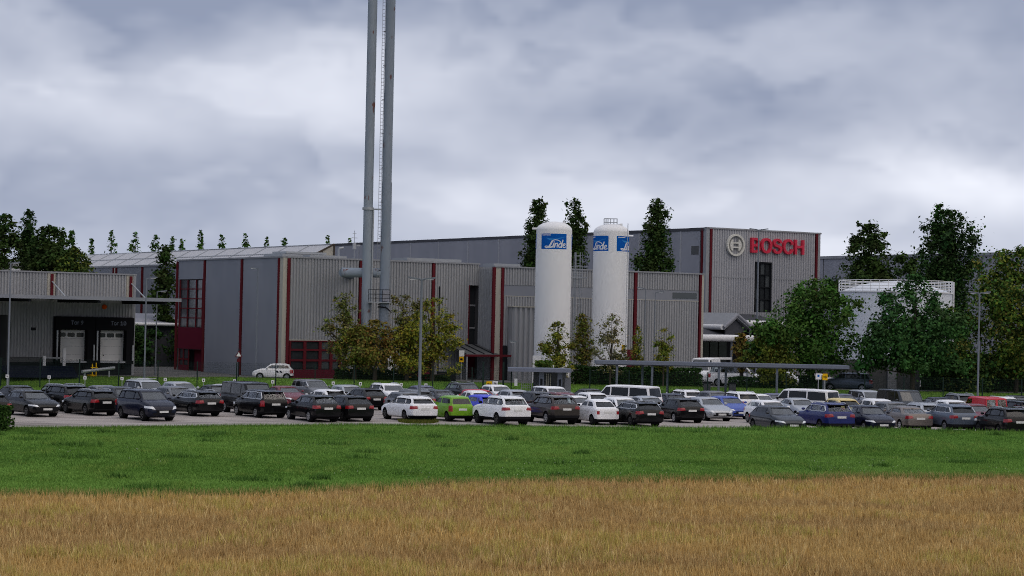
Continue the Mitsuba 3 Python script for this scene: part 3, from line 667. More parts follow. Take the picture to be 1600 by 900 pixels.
def tank(cx, cy, R, ztop, bearings, label, vent_side):
    t = thing('gas_tank', label, 'tank')
    prof = [(0, .3), (R, .3), (R, ztop - .78)] + [(R * math.cos(a), ztop - .78 + .78 * math.sin(a)) for a in np.linspace(.12, math.pi / 2, 9)]
    prof = [(max(r, 1e-4), z) for r, z in prof]
    b = trimesh.creation.revolve(np.array(prof), sections=56); b.apply_translation((cx, cy, 0))
    part(t, 'vessel', b, 'm_tank', smooth=35)
    part(t, 'foot_ring', tube((cx, cy, ZY), (cx, cy, .32), R * .9, 32), 'm_galv')
    # direction of the camera side is bearing 0
    base = math.atan2(cx, cy)
    for a in bearings:
        a0 = math.radians(a) - base
        W_, H_ = 2 * math.radians(43.5) * R, 1.40
        def on(m, z): m = bend(m, R, a0, z); m.apply_translation((cx, cy, 0)); return m
        pz = ztop - 1.17 - H_
        p = part(t, 'board', on(fine(sbox(-W_ / 2, 0, W_ / 2, H_), .018, .10), pz), 'm_signblue')
        wd = affinity.translate(affinity.scale(WORD, .69, .66, origin=(0, 0)), W_ / 2 - 2.10, .14)
        part(p, 'lettering', on(fine(wd, .026, .05), pz), 'm_white')
        sw = unary_union([Polygon(q).buffer(0) for q in ([(-.45, .80), (-.40, .98), (.15, .93), (.95, 1.13), (.98, 1.10), (.30, .90)], [(-.75, 1.02), (-.40, .98), (-.20, .80), (-.42, .82)])])
        part(p, 'swoosh', on(fine(sw.intersection(sbox(-W_ / 2 + .02, 0, W_ / 2 - .02, H_)), .022, .08), pz), 'm_swoosh')
        part(p, 'small_print', on(cat([fine(sbox(-W_ / 2 + .12 + i * .12, 1.24, -W_ / 2 + .21 + i * .12, 1.32), .024) for i in range(7 if a > -60 else 6)]), pz), 'm_white')
    part(t, 'nozzle', tube((cx + vent_side * (R - .1), cy - .2, ztop - 1.0 + (.3 if vent_side < 0 else -.1)), (cx + vent_side * (R + .38), cy - .2, ztop - 1.0 + (.3 if vent_side < 0 else -.1)), .10, 12), 'm_white')
    part(t, 'manhole', cat([box(cx + .75, cx + 1.0, cy - .5, cy - .2, ztop - .45, ztop + .02)]), 'm_white')
    for a in (0.5, 2.6, 4.7): part(t, 'leg', tube((cx + R * .8 * math.cos(a), cy + R * .8 * math.sin(a), ZY), (cx + R * .8 * math.cos(a), cy + R * .8 * math.sin(a), .5), .16, 10), 'm_white')
    return t


t1 = tank(3.76, 187.6, 1.64, 14.98, (0, 121, -121), 'tall white gas tank with one whole blue board, the left of the two', -1)
t2 = tank(9.10, 189.7, 1.64, 14.98, (-52, 62, 182), 'tall white gas tank with a railing on top, the right of the two', 1)
rl = [tube((9.0 + x, 189.5 + y, 14.7), (9.0 + x, 189.5 + y, 15.45), .02, 6) for x in (-.6, -.42, -.24, 0, .3, .6) for y in (-.4, .4)]
rl += [tube((8.4, 189.5 + y, z), (9.6, 189.5 + y, z), .02, 6) for y in (-.4, .4) for z in (15.1, 15.45)]
part(t2, 'railing', cat(rl), 'm_galv')
part(t2, 'filling_pipe', path([(10.55, 188.4, .5), (10.55, 188.4, 15.0)], .03), 'm_galv')
part(t2, 'manhole_cover', tube((9.85, 189.3, 14.55), (9.85, 189.3, 14.95), .16, 12), 'm_white')
lt = thing('caged_ladder', 'galvanised caged ladder tower between the two white tanks', 'ladder')
hoops = []
for z in np.arange(3, 12.4, .9):
    a = np.linspace(0, 2 * np.pi, 13); pts = np.stack([6.10 + .38 * np.cos(a), 190.6 + .38 * np.sin(a), np.full(13, z)], 1)
    hoops.append(path(pts, .022, 5))
part(lt, 'cage_hoops', cat(hoops), 'm_galv')
part(lt, 'cage_bars', cat([tube((6.10 + .38 * math.cos(a), 190.6 + .38 * math.sin(a), 3), (6.10 + .38 * math.cos(a), 190.6 + .38 * math.sin(a), 12.3), .02, 5) for a in np.linspace(0, 2 * np.pi, 7)[:-1]]), 'm_galv')
part(lt, 'stile', tube((5.85, 190.9, ZY), (5.85, 190.9, 12.3), .04, 6), 'm_galv'); part(lt, 'stile', tube((6.3, 190.9, ZY), (6.3, 190.9, 12.3), .04, 6), 'm_galv')
part(lt, 'rungs', cat([tube((5.85, 190.9, z), (6.3, 190.9, z), .018, 5) for z in np.arange(.5, 12.2, .3)]), 'm_galv')
labels['caged_ladder__rungs'] = {'kind': 'stuff'}
part(lt, 'platform', cat([box(5.5, 7.0, 190.2, 191.2, 9.9, 9.98)] + [tube((x, 190.2, 9.9), (x, 190.2, 11.0), .02, 5) for x in (5.5, 6.0, 6.5, 7.0)] + [tube((5.5, 190.2, z), (7.0, 190.2, z), .02, 5) for z in (10.45, 11.0)]), 'm_galv')
single('tank_cabinet', box(.8 + 1.2, 2.75, 184.5, 185.0, ZY, 2.7), 'm_white', 'white switch cabinet at the foot of the left tank', 'cabinet')

# ---------------------------------------------------------------- storage tank with railing behind the right trees
st = thing('storage_tank', 'wide white storage tank with a railed domed roof behind the trees at right', 'tank')
SX, SY, SR = 38.6, 206.0, 5.55
b = trimesh.creation.revolve(np.array([(1e-4, .2), (SR, .2), (SR, 9.45), (SR * .8, 9.85), (SR * .5, 10.3), (SR * .2, 10.55), (1e-4, 10.6)]), sections=72); b.apply_translation((SX, SY, 0))
part(st, 'shell', b, 'm_storage', smooth=25)
part(st, 'rim', tube((SX, SY, 9.38), (SX, SY, 9.50), SR + .12, 64), 'm_white')
aa = np.linspace(0, 2 * np.pi, 41)
for z in (9.75, 10.02, 10.3, 10.58):
    part(st, 'rail', path(np.stack([SX + (SR + .1) * np.cos(aa), SY + (SR + .1) * np.sin(aa), np.full(41, z)], 1), .035, 6), 'm_white')
for a in aa[:-1]: part(st, 'rail_post', tube((SX + (SR + .1) * math.cos(a), SY + (SR + .1) * math.sin(a), 9.45), (SX + (SR + .1) * math.cos(a), SY + (SR + .1) * math.sin(a), 10.6), .035, 6), 'm_white')
part(st, 'riser_pipe', tube((SX - 1.6, SY - SR - .15, ZY), (SX - 1.6, SY - SR - .15, 9.7), .08, 10), 'm_galv')
part(st, 'ladder', cat([tube((SX + SR + .25, SY + y, ZY), (SX + SR + .25, SY + y, 10.6), .05, 6) for y in (-.3, .2)]), 'm_white')

# ---------------------------------------------------------------- fence on the bank
fence = thing('mesh_fence', 'dark green wire mesh fence along the foot of the grass bank', 'fence')
FYY, FZ0, FZ1 = 167.0, -.45, 1.92
fx = [-44.7 + 3.2 * i for i in range(28)]
for x in fx: part(fence, 'post', box(x - .045, x + .045, FYY - .035, FYY + .035, FZ0, FZ1 + .06), 'm_fence')
def panel(x0, x1):
    wires = [box(x0, x1, FYY - .004, FYY + .004, z - .004, z + .004) for z in np.linspace(FZ0 + .06, FZ1, 13)]
    wires += [box(x - .0026, x + .0026, FYY - .003, FYY + .003, FZ0 + .04, FZ1) for x in np.arange(x0 + .05, x1 - .02, .05)]
    return cat(wires)
pm = panel(.05, 3.15)
pk = mikit.ply(pm, 'm_fence')
for i, x in enumerate(fx[:-1]):
    if 1.0 < x + 1.6 < 5.2: continue
    scene[key(f'{fence}__mesh_panel')] = {**pk, 'to_world': T().translate([x, 0, 0])}

# ---------------------------------------------------------------- turnstile kiosk and long shelter
ki = thing('turnstile_kiosk', 'small grey flat roofed turnstile kiosk at the fence', 'kiosk')
part(ki, 'roof', box(-.2, 4.95, 165.6, 169.0, 1.74, 2.02), 'm_shelter')
part(ki, 'wall', box(1.9, 4.6, 168.2, 168.6, -.5, 1.735), 'm_kiosk')
for x in (2.55, 4.05): part(ki, 'column', box(x - .2, x + .2, 166.6, 167.0, -.5, 1.735), 'm_shelter')
part(ki, 'side_box', box(4.45, 4.95, 166.6, 167.4, -.5, 1.3), 'm_kiosk')
tg = part(ki, 'gate', cat([tube((.95, 166.7, -.5), (.95, 166.7, 1.7), .035, 6), tube((1.75, 166.7, -.5), (1.75, 166.7, 1.7), .035, 6)]), 'm_coping')
for z in np.arange(-.2, 1.7, .2): part(tg, 'bar', tube((.95, 166.7, z), (1.75, 166.7, z), .018, 5), 'm_coping')
for x in np.arange(1.1, 1.75, .16): part(tg, 'bar', tube((x, 166.7, -.45), (x, 166.7, 1.65), .015, 5), 'm_coping')
for x in (2.95, 3.1, 3.3): part(ki, 'turnstile_post', tube((x, 166.8, -.5), (x, 166.8, 1.6), .03, 6), 'm_beige')
for x in (2.55, 4.05): part(ki, 'card_reader', box(x - .09, x + .09, 166.55, 166.597, .5, 1.15), 'm_dark')
part(ki, 'notice', box(.35, .6, 166.4, 166.44, .55, 1.15), 'm_white')
for x in (-.55, -2.2):
    single('gate_post', box(x - .07, x + .07, 166.9, 167.05, -.5, 2.45), 'm_fence', 'dark gate post %s of the kiosk' % ('just left' if x > -1 else 'two metres left'), 'post')
sl_ = thing('long_shelter', 'long flat blue grey shelter roof on thin posts behind the car park', 'shelter')
part(sl_, 'roof', box(7.0, 27.9, 168.6, 171.0, 2.44, 2.72), 'm_shelter')
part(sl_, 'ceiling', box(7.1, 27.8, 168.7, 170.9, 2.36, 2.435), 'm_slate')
for x, y in ((8.8, 169), (11.0, 170.6), (11.7, 169), (13.1, 170.6), (17.2, 169), (17.95, 170.6), (22.0, 169), (26.1, 170.6)):
    part(sl_, 'post', box(x - .09, x + .09, y - .08, y + .08, -.45, 2.36), 'm_shelter')
for x, w_ in ((16.3, 'left'), (18.4, 'right')):
    bn = thing('waste_bin', f'dark waste bin under the long shelter, the {w_} one of two', 'bin', 'waste bins under the long shelter')
    part(bn, 'body', tri(man(box(x - .27, x + .27, 169.3, 169.85, -.3, .98)) - man(box(x - .2, x + .2, 169.2, 169.33, .1, .5))), 'm_slate')
    part(bn, 'lid', trimesh.convex.convex_hull(np.array([[x + sx * .30, yy, zz_] for sx in (-1, 1) for yy, zz_ in ((169.26, .985), (169.9, .985), (169.26, 1.03), (169.9, 1.12))])), 'm_dark')

# ---------------------------------------------------------------- lamps
def lamp(x, y, z0, h, label, arms=(1,), r=.07, arm=.6, m='m_lamp'):
    t = thing('street_lamp', label, 'lamp', 'lamp posts round the car park and yard')
    part(t, 'pole', tube((x, y, z0 - .3), (x, y, z0 + h), r, 12, r * .65), m, smooth=40)
    part(t, 'base_sleeve', tube((x, y, z0 - .2), (x, y, z0 + 1.0), r * 1.25, 12), m, smooth=40)
    for s in arms:
        part(t, 'arm', tube((x, y, z0 + h - .05), (x + s * arm * .35, y, z0 + h + .02), r * .55, 8), m)
        hd = box(-.32, .32, -.13, .13, -.045, .045); hd = tri(man(hd).refine(2)); hd.apply_transform(trimesh.transformations.rotation_matrix(-.14 * s, [0, 1, 0])); hd.apply_translation((x + s * (arm * .35 + .28), y, z0 + h + .05))
        k = part(t, 'lamp_head', hd, 'm_lamp')
        part(k, 'glass', box(x + s * (arm * .35 + .28) - .2, x + s * (arm * .35 + .28) + .2, y - .1, y + .1, z0 + h - .04, z0 + h - .012), 'm_white')
lamp(-5.27, 119.5, 0, 8.2, 'grey double armed lamp post on the small grass island in the front row', (-1, 1), .10)
lamp(34.25, 150.0, -.4, 9.0, 'grey double armed lamp post rising between cars at the right', (-1, 1), .085)
lamp(-40.72, 166.2, -.4, 10.05, 'lamp post at the far left edge in front of the dock', (1,), .09, .4)
lamp(-30.70, 172.0, .0, 8.75, 'lamp post just right of the loading dock canopy', (1, ), .08, .8)
lamp(-32.3, 186.5, .2, 7.6, 'thinner lamp post behind the one right of the loading dock', (1,), .06, .8)
lamp(-22.74, 183.0, .2, 9.8, 'slim lamp post in front of the smooth grey factory panels', (-1,), .06, .3)
lamp(24.0, 200.0, .2, 15.0, 'very tall lamp post in front of the red lettering', (-1, 1), .11, .9)
lamp(11.75, 180.0, .2, 8.7, 'slim lamp post right of the right white tank', (-1,), .055, .5)
lamp(12.75, 182.0, .2, 8.4, 'slim lamp post with dark head, second right of the white tanks', (1,), .055, .5)
lamp(.52, 177.5, .2, 3.8, 'short thin lamp post behind the kiosk', (-1,), .035, .2)

# ---------------------------------------------------------------- signs
def bay_sign(x, i):
    z = float(z_ground(x, 165.9))
    nth = ['leftmost', 'second from the left', 'third from the left', 'fourth from the left', 'fifth from the left', 'sixth from the left', 'sixth from the right', 'fifth from the right', 'fourth from the right', 'third from the right', 'second from the right', 'rightmost'][i]
    t = thing('bay_sign', f'small white bay sign on the grass bank, {nth} in their row', 'sign', 'numbered bay signs along the grass bank')
    part(t, 'post', box(x - .02, x + .02, 165.88, 165.92, z - .1, z + .85), 'm_galv')
    p = part(t, 'plate', box(x - .12, x + .12, 165.84, 165.875, z + .84, z + 1.10), 'm_white')
    part(p, 'mark', box(x - .05, x + .05, 165.832, 165.839, z + .90, z + 1.03), 'm_wallgrey')
for i, x in enumerate((-40.7, -37.3, -34.4, -31.4, -27.9, -24.8, -22.3, -19.2, -14.3, -12.1, -8.8, -6.8)): bay_sign(x, i)


def panel_sign(name, x, y, z, w, h, col, label, post=1.0, arrow=None):
    t = thing(name, label, 'sign')
    z0 = float(z_ground(x, y))
    part(t, 'post', box(x - .03, x + .03, y + .02, y + .07, z0 - .2, z + h), 'm_galv')
    p = part(t, 'plate', box(x - w / 2, x + w / 2, y - .015, y + .015, z, z + h), col)
    if arrow:
        a = Polygon([(-.18, 0), (-.06, .12), (-.06, .035), (.18, .035), (.18, -.035), (-.06, -.035), (-.06, -.12)])
        m = prism(affinity.scale(a, arrow * w / .5, h / .42, origin=(0, 0)), .008); m = remap(m, np.array([[1, 0, 0], [0, 0, -1], [0, 1, 0]], float)); m.apply_translation((x, y - .016, z + h / 2)); part(p, 'arrow', m, 'm_black')
    return p
panel_sign('arrow_sign', -1.70, 166.3, .45, .44, .44, 'm_yellow', 'yellow sign with a black arrow to the left, at the fence', arrow=1)
p = panel_sign('notice_sign', -1.20, 166.3, .48, .44, .44, 'm_white', 'white notice beside the yellow left arrow sign')
part(p, 'mark', cat([box(-1.32, -1.24, 166.275, 166.284, .60, .82), box(-1.20, -1.12, 166.275, 166.284, .60, .80), box(-1.08, -1.03, 166.275, 166.284, .64, .74)]), 'm_slate')
panel_sign('arrow_sign', 25.55, 166.3, 1.55, .42, .52, 'm_yellow', 'yellow sign with a black arrow to the right, under the shelter end', arrow=-1)
p = panel_sign('notice_sign', 25.02, 166.3, 1.60, .46, .48, 'm_white', 'white notice beside the yellow right arrow sign')
part(p, 'mark', box(24.92, 25.10, 166.275, 166.284, 1.80, 1.98), 'm_signblue')
p = panel_sign('gate_notice', -4.35, 182.0, 2.05, .40, .50, 'm_yellow', 'tall white and yellow notice on a post by the red entrance canopy')
part(p, 'upper_plate', box(-4.58, -4.12, 181.98, 182.012, 2.57, 3.1), 'm_white')
part(p, 'mark', box(-4.48, -4.24, 181.972, 181.983, 2.2, 2.4), 'm_black')
p = panel_sign('yellow_notice', 10.15, 184.5, 3.3, .3, .55, 'm_yellow', 'small yellow notice right of the right white tank')
t = thing('warning_sign', 'white triangular warning sign with red border on a dark post before the grey panels', 'sign')
part(t, 'post', tube((-23.6, 178.0, 0), (-23.6, 178.0, 2.9), .05, 8), 'm_dark')
tr = Polygon([(-.27, 0), (.27, 0), (0, .48)]).buffer(.04)
m = remap(prism(tr, .03), np.array([[1, 0, 0], [0, 0, -1], [0, 1, 0]], float)); m.apply_translation((-23.6, 177.94, 2.2)); part(t, 'plate', m, 'm_red')
m = remap(prism(tr.buffer(-.075), .012), np.array([[1, 0, 0], [0, 0, -1], [0, 1, 0]], float)); m.apply_translation((-23.6, 177.905, 2.2)); part(t, 'face', m, 'm_white')
part(t, 'lower_plate', box(-23.74, -23.46, 177.92, 177.95, 1.75, 2.05), 'm_red')
single('yard_container', box(-6.6, -4.9, 184.0, 185.2, ZY, 1.1), 'm_dark', 'low dark container box left of the red entrance', 'container')
single('white_container', cat([box(36.0, 39.3, 196.0, 199.0, .55, 3.4), box(36.2, 39.1, 196.1, 198.9, .2, .549)]), 'm_storage', 'pale container behind the tree trunks at right', 'container')

# ---------------------------------------------------------------- cars
def loft(rings):
    """closed solid through rings of equal point count"""
    n = len(rings[0]); k = len(rings)
    v = np.vstack(list(rings) + [np.mean(rings[0], 0)[None], np.mean(rings[-1], 0)[None]])
    f = []
    i = np.arange(n); j = (i + 1) % n
    for r in range(k - 1):
        a = r * n
        f += [np.c_[a + i, a + j, a + n + j], np.c_[a + i, a + n + j, a + n + i]]
    f += [np.c_[j, i, i * 0 + k * n], np.c_[(k - 1) * n + i, (k - 1) * n + j, i * 0 + k * n + 1]]
    m = trimesh.Trimesh(v, np.vstack(f), process=False)
    if m.volume < 0: m.invert()
    return m


def xz_cut(poly, y0=-2, y1=2):
    m = prism(poly, y1 - y0)
    m = remap(m, np.array([[1, 0, 0], [0, 0, -1], [0, 1, 0]], float)); m.apply_translation((0, y1, 0)); return man(m)


def yz_cut(poly, x0, x1):
    m = prism(poly, x1 - x0)
    m = remap(m, np.array([[0, 0, 1], [1, 0, 0], [0, 1, 0]], float)); m.apply_translation((x0, 0, 0)); return man(m)


def facing(mesh, ok):
    m = mesh.copy(); m.update_faces(ok(m.face_normals)); m.remove_unreferenced_vertices(); return m


KINDS = dict(  # length, width, height, sill, wheel radius, wheelbase, front overhang; hood: (nose z, edge z, cowl z); cowl x, roof front x, roof rear x, tail x, belt z rear, deck z or None
    hatch=dict(L=4.25, W=1.79, H=1.46, sill=.23, r=.315, wb=2.62, fo=.86, nose=.60, edge=.74, cowlz=.97, cowl=1.02, rf=.22, rr=-1.42, rb=-2.00, zb=.99),
    small=dict(L=3.55, W=1.64, H=1.47, sill=.22, r=.285, wb=2.32, fo=.68, nose=.62, edge=.76, cowlz=.96, cowl=.86, rf=.16, rr=-1.36, rb=-1.69, zb=.95),
    mini=dict(L=3.57, W=1.63, H=1.49, sill=.22, r=.30, wb=2.30, fo=.70, nose=.62, edge=.84, cowlz=1.00, cowl=.80, rf=.16, rr=-.98, rb=-1.58, zb=1.00),
    estate=dict(L=4.60, W=1.81, H=1.45, sill=.23, r=.325, wb=2.72, fo=.88, nose=.60, edge=.74, cowlz=.96, cowl=1.12, rf=.30, rr=-1.72, rb=-2.16, zb=1.0),
    sedan=dict(L=4.60, W=1.80, H=1.42, sill=.22, r=.32, wb=2.72, fo=.86, nose=.58, edge=.72, cowlz=.95, cowl=1.10, rf=.28, rr=-.92, rb=-1.66, zb=1.0),
    suv=dict(L=4.48, W=1.85, H=1.63, sill=.30, r=.355, wb=2.67, fo=.90, nose=.74, edge=.92, cowlz=1.10, cowl=1.05, rf=.32, rr=-1.62, rb=-2.08, zb=1.12),
    mpv=dict(L=4.48, W=1.82, H=1.65, sill=.24, r=.32, wb=2.72, fo=.86, nose=.66, edge=.84, cowlz=1.08, cowl=1.30, rf=.50, rr=-1.76, rb=-2.12, zb=1.06),
    van=dict(L=4.90, W=1.92, H=1.95, sill=.26, r=.33, wb=3.00, fo=.90, nose=.78, edge=.98, cowlz=1.18, cowl=1.86, rf=1.18, rr=-2.22, rb=-2.40, zb=1.14),
    caddy=dict(L=4.40, W=1.80, H=1.82, sill=.25, r=.32, wb=2.68, fo=.88, nose=.70, edge=.88, cowlz=1.08, cowl=1.22, rf=.55, rr=-2.05, rb=-2.16, zb=1.08),
    boxvan=dict(L=5.60, W=2.00, H=2.45, sill=.30, r=.35, wb=3.40, fo=1.0, nose=.86, edge=1.06, cowlz=1.30, cowl=1.95, rf=1.30, rr=-2.62, rb=-2.74, zb=1.3))


def car_meshes(kind):
    q = KINDS[kind]
    L, W, H, r = q['L'], q['W'], q['H'], q['r']
    h2 = L / 2
    xf = h2 - q['fo']; xr = xf - q['wb']
    boxy = kind in ('van', 'caddy', 'boxvan')
    # lower body -------------------------------------------------------------------
    if kind == 'sedan': top = [(-h2, .80), (-h2 + .05, .97), (-h2 + .16, 1.02), (q['rb'] - .02, 1.01), (q['rb'] + .3, 1.0)]
    else: top = [(-h2, q['zb'] - .12), (-h2 + .05, q['zb'] - .02), (q['rb'] + .1, q['zb'])]
    top += [(q['cowl'] - .15, q['cowlz'] + .005), (q['cowl'] + .1, q['cowlz'] - .02), ((q['cowl'] + h2 - .22) / 2, (q['cowlz'] + q['edge']) / 2 + .035), (h2 - .22, q['edge'] + .01), (h2 - .08, q['edge'] - .06), (h2, q['nose'] - .04)]
    tx, tz = np.array(top).T
    xs = np.unique(np.concatenate([np.linspace(-h2, -h2 + .35, 7), np.linspace(-h2 + .35, h2 - .5, 16), np.linspace(h2 - .5, h2, 9)]))
    rings = []
    for x in xs:
        t = x / h2
        w = W / 2 * (1 - (.17 if x > 0 else .10) * abs(t) ** (5 if x > 0 else 7) - (.10 if x > 0 else .055) * max(0, abs(t) - .93) / .07)
        zt = np.interp(x, tx, tz); zb = q['sill'] + .10 * max(0, abs(t) - .86) / .14
        hh = zt - zb
        half = [(0, zb), (.86 * w, zb), (.965 * w, zb + .07), (.995 * w, zb + .24 * hh), (w, zb + .48 * hh), (.992 * w, zb + .70 * hh), (.972 * w, zb + .86 * hh), (.93 * w, zt - .02 * hh), (.80 * w, zt + .012), (.45 * w, zt + .03)]
        pts = half + [(0, zt + .035)] + [(-y, z) for y, z in half[:0:-1]]
        rings.append(np.array([(x, y, z) for y, z in pts]))
    low = man(loft(rings))
    # greenhouse ---------------------------------------------------------------------
    wb_, wr = W / 2 * (.955 if boxy else .925), W / 2 * (.86 if boxy else .735 if kind not in ('mpv', 'suv', 'small') else .77)
    bz = min(q['cowlz'], q['zb'])
    def gh(i=0., floor=None):
        zf, zr_ = q['cowlz'] - .02, q['zb'] - .02
        y1, y2 = wb_ - i, wr - i
        zt = H - i * .8
        k = .6 * i
        pts = []
        xm = (q['rf'] + q['rr']) / 2
        for s in (-1, 1):
            pts += [(q['cowl'] - i, s * y1 * .80, zf), (q['cowl'] - .22 - i, s * y1 * .985, zf), (q['cowl'] + .12 - i * 1.3, 0, zf),
                    (q['rb'] + k, s * y1 * .86, zr_), (q['rb'] + .22 + k, s * y1 * .985, zr_), (q['rb'] - .05 + k, 0, zr_),
                    ((q['cowl'] + q['rb']) / 2, s * y1, bz),
                    (q['rf'] - i * .9, s * y2 * .88, zt - .075), (q['rf'] - .14 - i * .9, s * y2 * .99, zt - .085), (q['rf'] + .05 - i * .9, 0, zt - .055),
                    (xm, s * y2, zt - .055), (xm, s * (y2 - .16), zt - .005), (xm, 0, zt),
                    (q['rf'] - .30, s * (y2 - .17), zt - .02), (q['rf'] - .30, 0, zt - .008),
                    (q['rr'] + .12 + k, s * y2 * .97, zt - .085), (q['rr'] + k, s * y2 * .86, zt - .085), (q['rr'] - .03 + k, 0, zt - .06), (q['rr'] + .28, s * (y2 - .16), zt - .03), (q['rr'] + .28, 0, zt - .022)]
            if floor is not None:
                pts += [(q['cowl'] - .1 - i, s * y1 * .9, floor), (q['rb'] + .1 + i, s * y1 * .86, floor)]
        return m3.Manifold.hull_points(np.array(pts, np.float32).tolist()) if hasattr(m3.Manifold, 'hull_points') else man(trimesh.convex.convex_hull(np.array(pts)))
    G = gh()
    cav = gh(.065, .52)
    # window cut-outs
    side = Polygon([(q['cowl'] - .02, q['cowlz']), (q['rf'] - .02, H - .08), ((q['rf'] + q['rr']) / 2, H - .055), (q['rr'] + .03, H - .085), (q['rb'] + .04, q['zb']), ((q['cowl'] + q['rb']) / 2, bz)])
    side = side.buffer(-.085)
    belt = max(q['cowlz'], q['zb']) + .035
    side = side.intersection(sbox(-9, belt, 9, H - .15))
    lowx, hix = side.bounds[0], side.bounds[2]
    bp = xf - q['wb'] * .48
    pil = [bp]
    if kind in ('hatch', 'sedan', 'estate', 'suv', 'mpv'): pil.append(xr + .12)
    if kind == 'van': pil = [.72, -.75]
    if kind == 'mini': pil = [-.42]
    if kind == 'small': pil = [-.30]
    if kind in ('caddy', 'boxvan'):
        side = side.intersection(sbox(q['rf'] - (.75 if kind == 'caddy' else .55), 0, 9, 9)); pil = []
    if kind == 'sedan' or kind == 'hatch': side = side.intersection(sbox(xr - .22, 0, 9, 9).union(sbox(-9, belt, xr - .2, H)))
    for x in pil: side = side.difference(sbox(x - .045, 0, x + .045, 9))
    sides = [g.buffer(-.03).buffer(.03) for g in getattr(side, 'geoms', [side]) if g.area > .03]
    zf0, zf1 = q['cowlz'] + .05, H - .13
    ws = Polygon([(-wb_ * .86, zf0), (wb_ * .86, zf0), (wr * .84, zf1), (-wr * .84, zf1)]).buffer(-.03).buffer(.03)
    zr0, zr1 = q['zb'] + (.06 if kind != 'sedan' else .05), H - .15
    rw = Polygon([(-wb_ * .80, zr0), (wb_ * .80, zr0), (wr * .80, zr1), (-wr * .80, zr1)])
    if kind == 'caddy' or kind == 'boxvan': rw = rw.difference(sbox(-.07, 0, .07, 9)) if kind == 'caddy' else Polygon()
    rw = rw.buffer(-.04).buffer(.04)
    mid = (q['rf'] + q['rr']) / 2
    cs = [xz_cut(g) for g in sides]
    cw = yz_cut(ws, mid + .25 if not boxy else q['rf'] - .45, h2)
    cr = yz_cut(rw, -h2, min(mid - .25, q['rr'] + .30)) if rw.area > .01 else None
    body = low + G - cav
    for c in cs + [cw] + ([cr] if cr is not None else []): body -= (c ^ (gh(-.02)))
    arch, liners, pads = [], [], []
    for x in (xf, xr):
        for s in (-1, 1):
            c = tube((x, s * (W / 2 - .30), r), (x, s * (W / 2 + .2), r), r + .055, 28)
            body -= man(c)
            a = tube((x, s * (W / 2 - .31), r), (x, s * (W / 2 - .30), r), r + .06, 24); liners.append(a)
            o = man(tube((x, s * (W / 2 - .30), r), (x, s * (W / 2 - .035), r), r + .06, 28)) - man(tube((x, s * (W / 2 - .32), r), (x, s * (W / 2 + .1), r), r + .046, 28))
            o = o ^ man(box(-9, 9, -9, 9, q['sill'] - .02, 9)); liners.append(tri(o))
    out = []
    out.append(('body', tri(body), 'paint', 30))
    gi = gh(.022)
    for c in cs:
        pane = tri(gi ^ c)
        for s in (-1, 1):
            p = facing(pane, lambda n: n[:, 1] * s > .35)
            if len(p.faces): out.append(('side_window', p, 'glass_side', False))
    p = facing(tri(gi ^ cw), lambda n: (n[:, 0] > .2) & (n[:, 2] < .93))
    out.append(('windscreen', p, 'glass', False))
    if cr is not None:
        p = facing(tri(gi ^ cr), lambda n: (n[:, 0] < -.2) & (n[:, 2] < .95))
        if len(p.faces): out.append(('rear_window', p, 'glass_side', False))
    if kind in ('estate', 'mpv', 'suv'):
        dlo = unary_union(sides).buffer(.06).buffer(-.06)
        out.append(('window_surround', tri((gh(-.014) - gh(0.)) ^ xz_cut(dlo.buffer(.035).difference(dlo.buffer(.004)))), 'surround', False))
    # cabin lining, seats
    tub = gh(.09, .50) ^ man(box(-9, 9, -9, 9, 0, belt - .10))
    seats = [tri(tub)]
    rows = [(xf - 1.35, (-.37, .37))] + ([(xr + .42, (-.40, 0, .40))] if kind not in ('caddy', 'boxvan') else []) + ([(-1.75, (-.4, .4))] if kind in ('van',) else [])
    for sx, ys in rows:
        for y in ys:
            for (cx, cz, dx, dz, dy) in ((sx, belt - .08, .16, .40, .44), (sx - .05, belt + .21, .10, .16, .25)):
                m = box(-dx / 2, dx / 2, -dy / 2, dy / 2, -dz / 2, dz / 2); m.apply_transform(trimesh.transformations.rotation_matrix(-.25, [0, 1, 0])); m.apply_translation((cx, y, cz)); seats.append(m)
    seats.append(tri(gh(.10, .5) ^ man(box(q['cowl'] - .55, 9, -9, 9, .5, q['cowlz'] + .02))))
    out.append(('seats', cat(seats), 'm_seat', False))
    # lamps, plates and trim: a skin a centimetre proud of the body
    skin = low.scale((1.006, 1.010, 1.0)) - low
    nz, ez = q['nose'], q['edge']
    for s in (-1, 1):
        a, b = W / 2 * .55, W / 2 + .1
        poly = Polygon([(s * a, nz - .02), (s * b, nz + .06), (s * b, ez - .01), (s * (a + .1), ez - .045)])
        if kind in ('mini',): poly = Point(s * W / 2 * .72, nz + .06).buffer(.12)
        out.append(('headlight', tri(skin ^ yz_cut(poly, h2 - .62, h2 + .2)), 'm_headlight', 30))
        zt = q['zb']
        if kind in ('van', 'boxvan', 'caddy', 'mpv', 'small'): poly = sbox(min(s * W / 2 * .80, s * 2), zt - .36, max(s * W / 2 * .80, s * 2), zt - .02)
        elif kind == 'mini': poly = sbox(min(s * W / 2 * .66, s * W / 2 * .86), zt - .36, max(s * W / 2 * .66, s * W / 2 * .86), zt - .16)
        else: poly = Polygon([(s * W / 2 * .52, zt - .22), (s * (W / 2 + .1), zt - .27), (s * (W / 2 + .1), zt - .08), (s * W / 2 * .58, zt - .07)])
        out.append(('tail_light', tri(skin ^ yz_cut(poly, -h2 - .2, -h2 + .30)), 'm_taillight', 30))
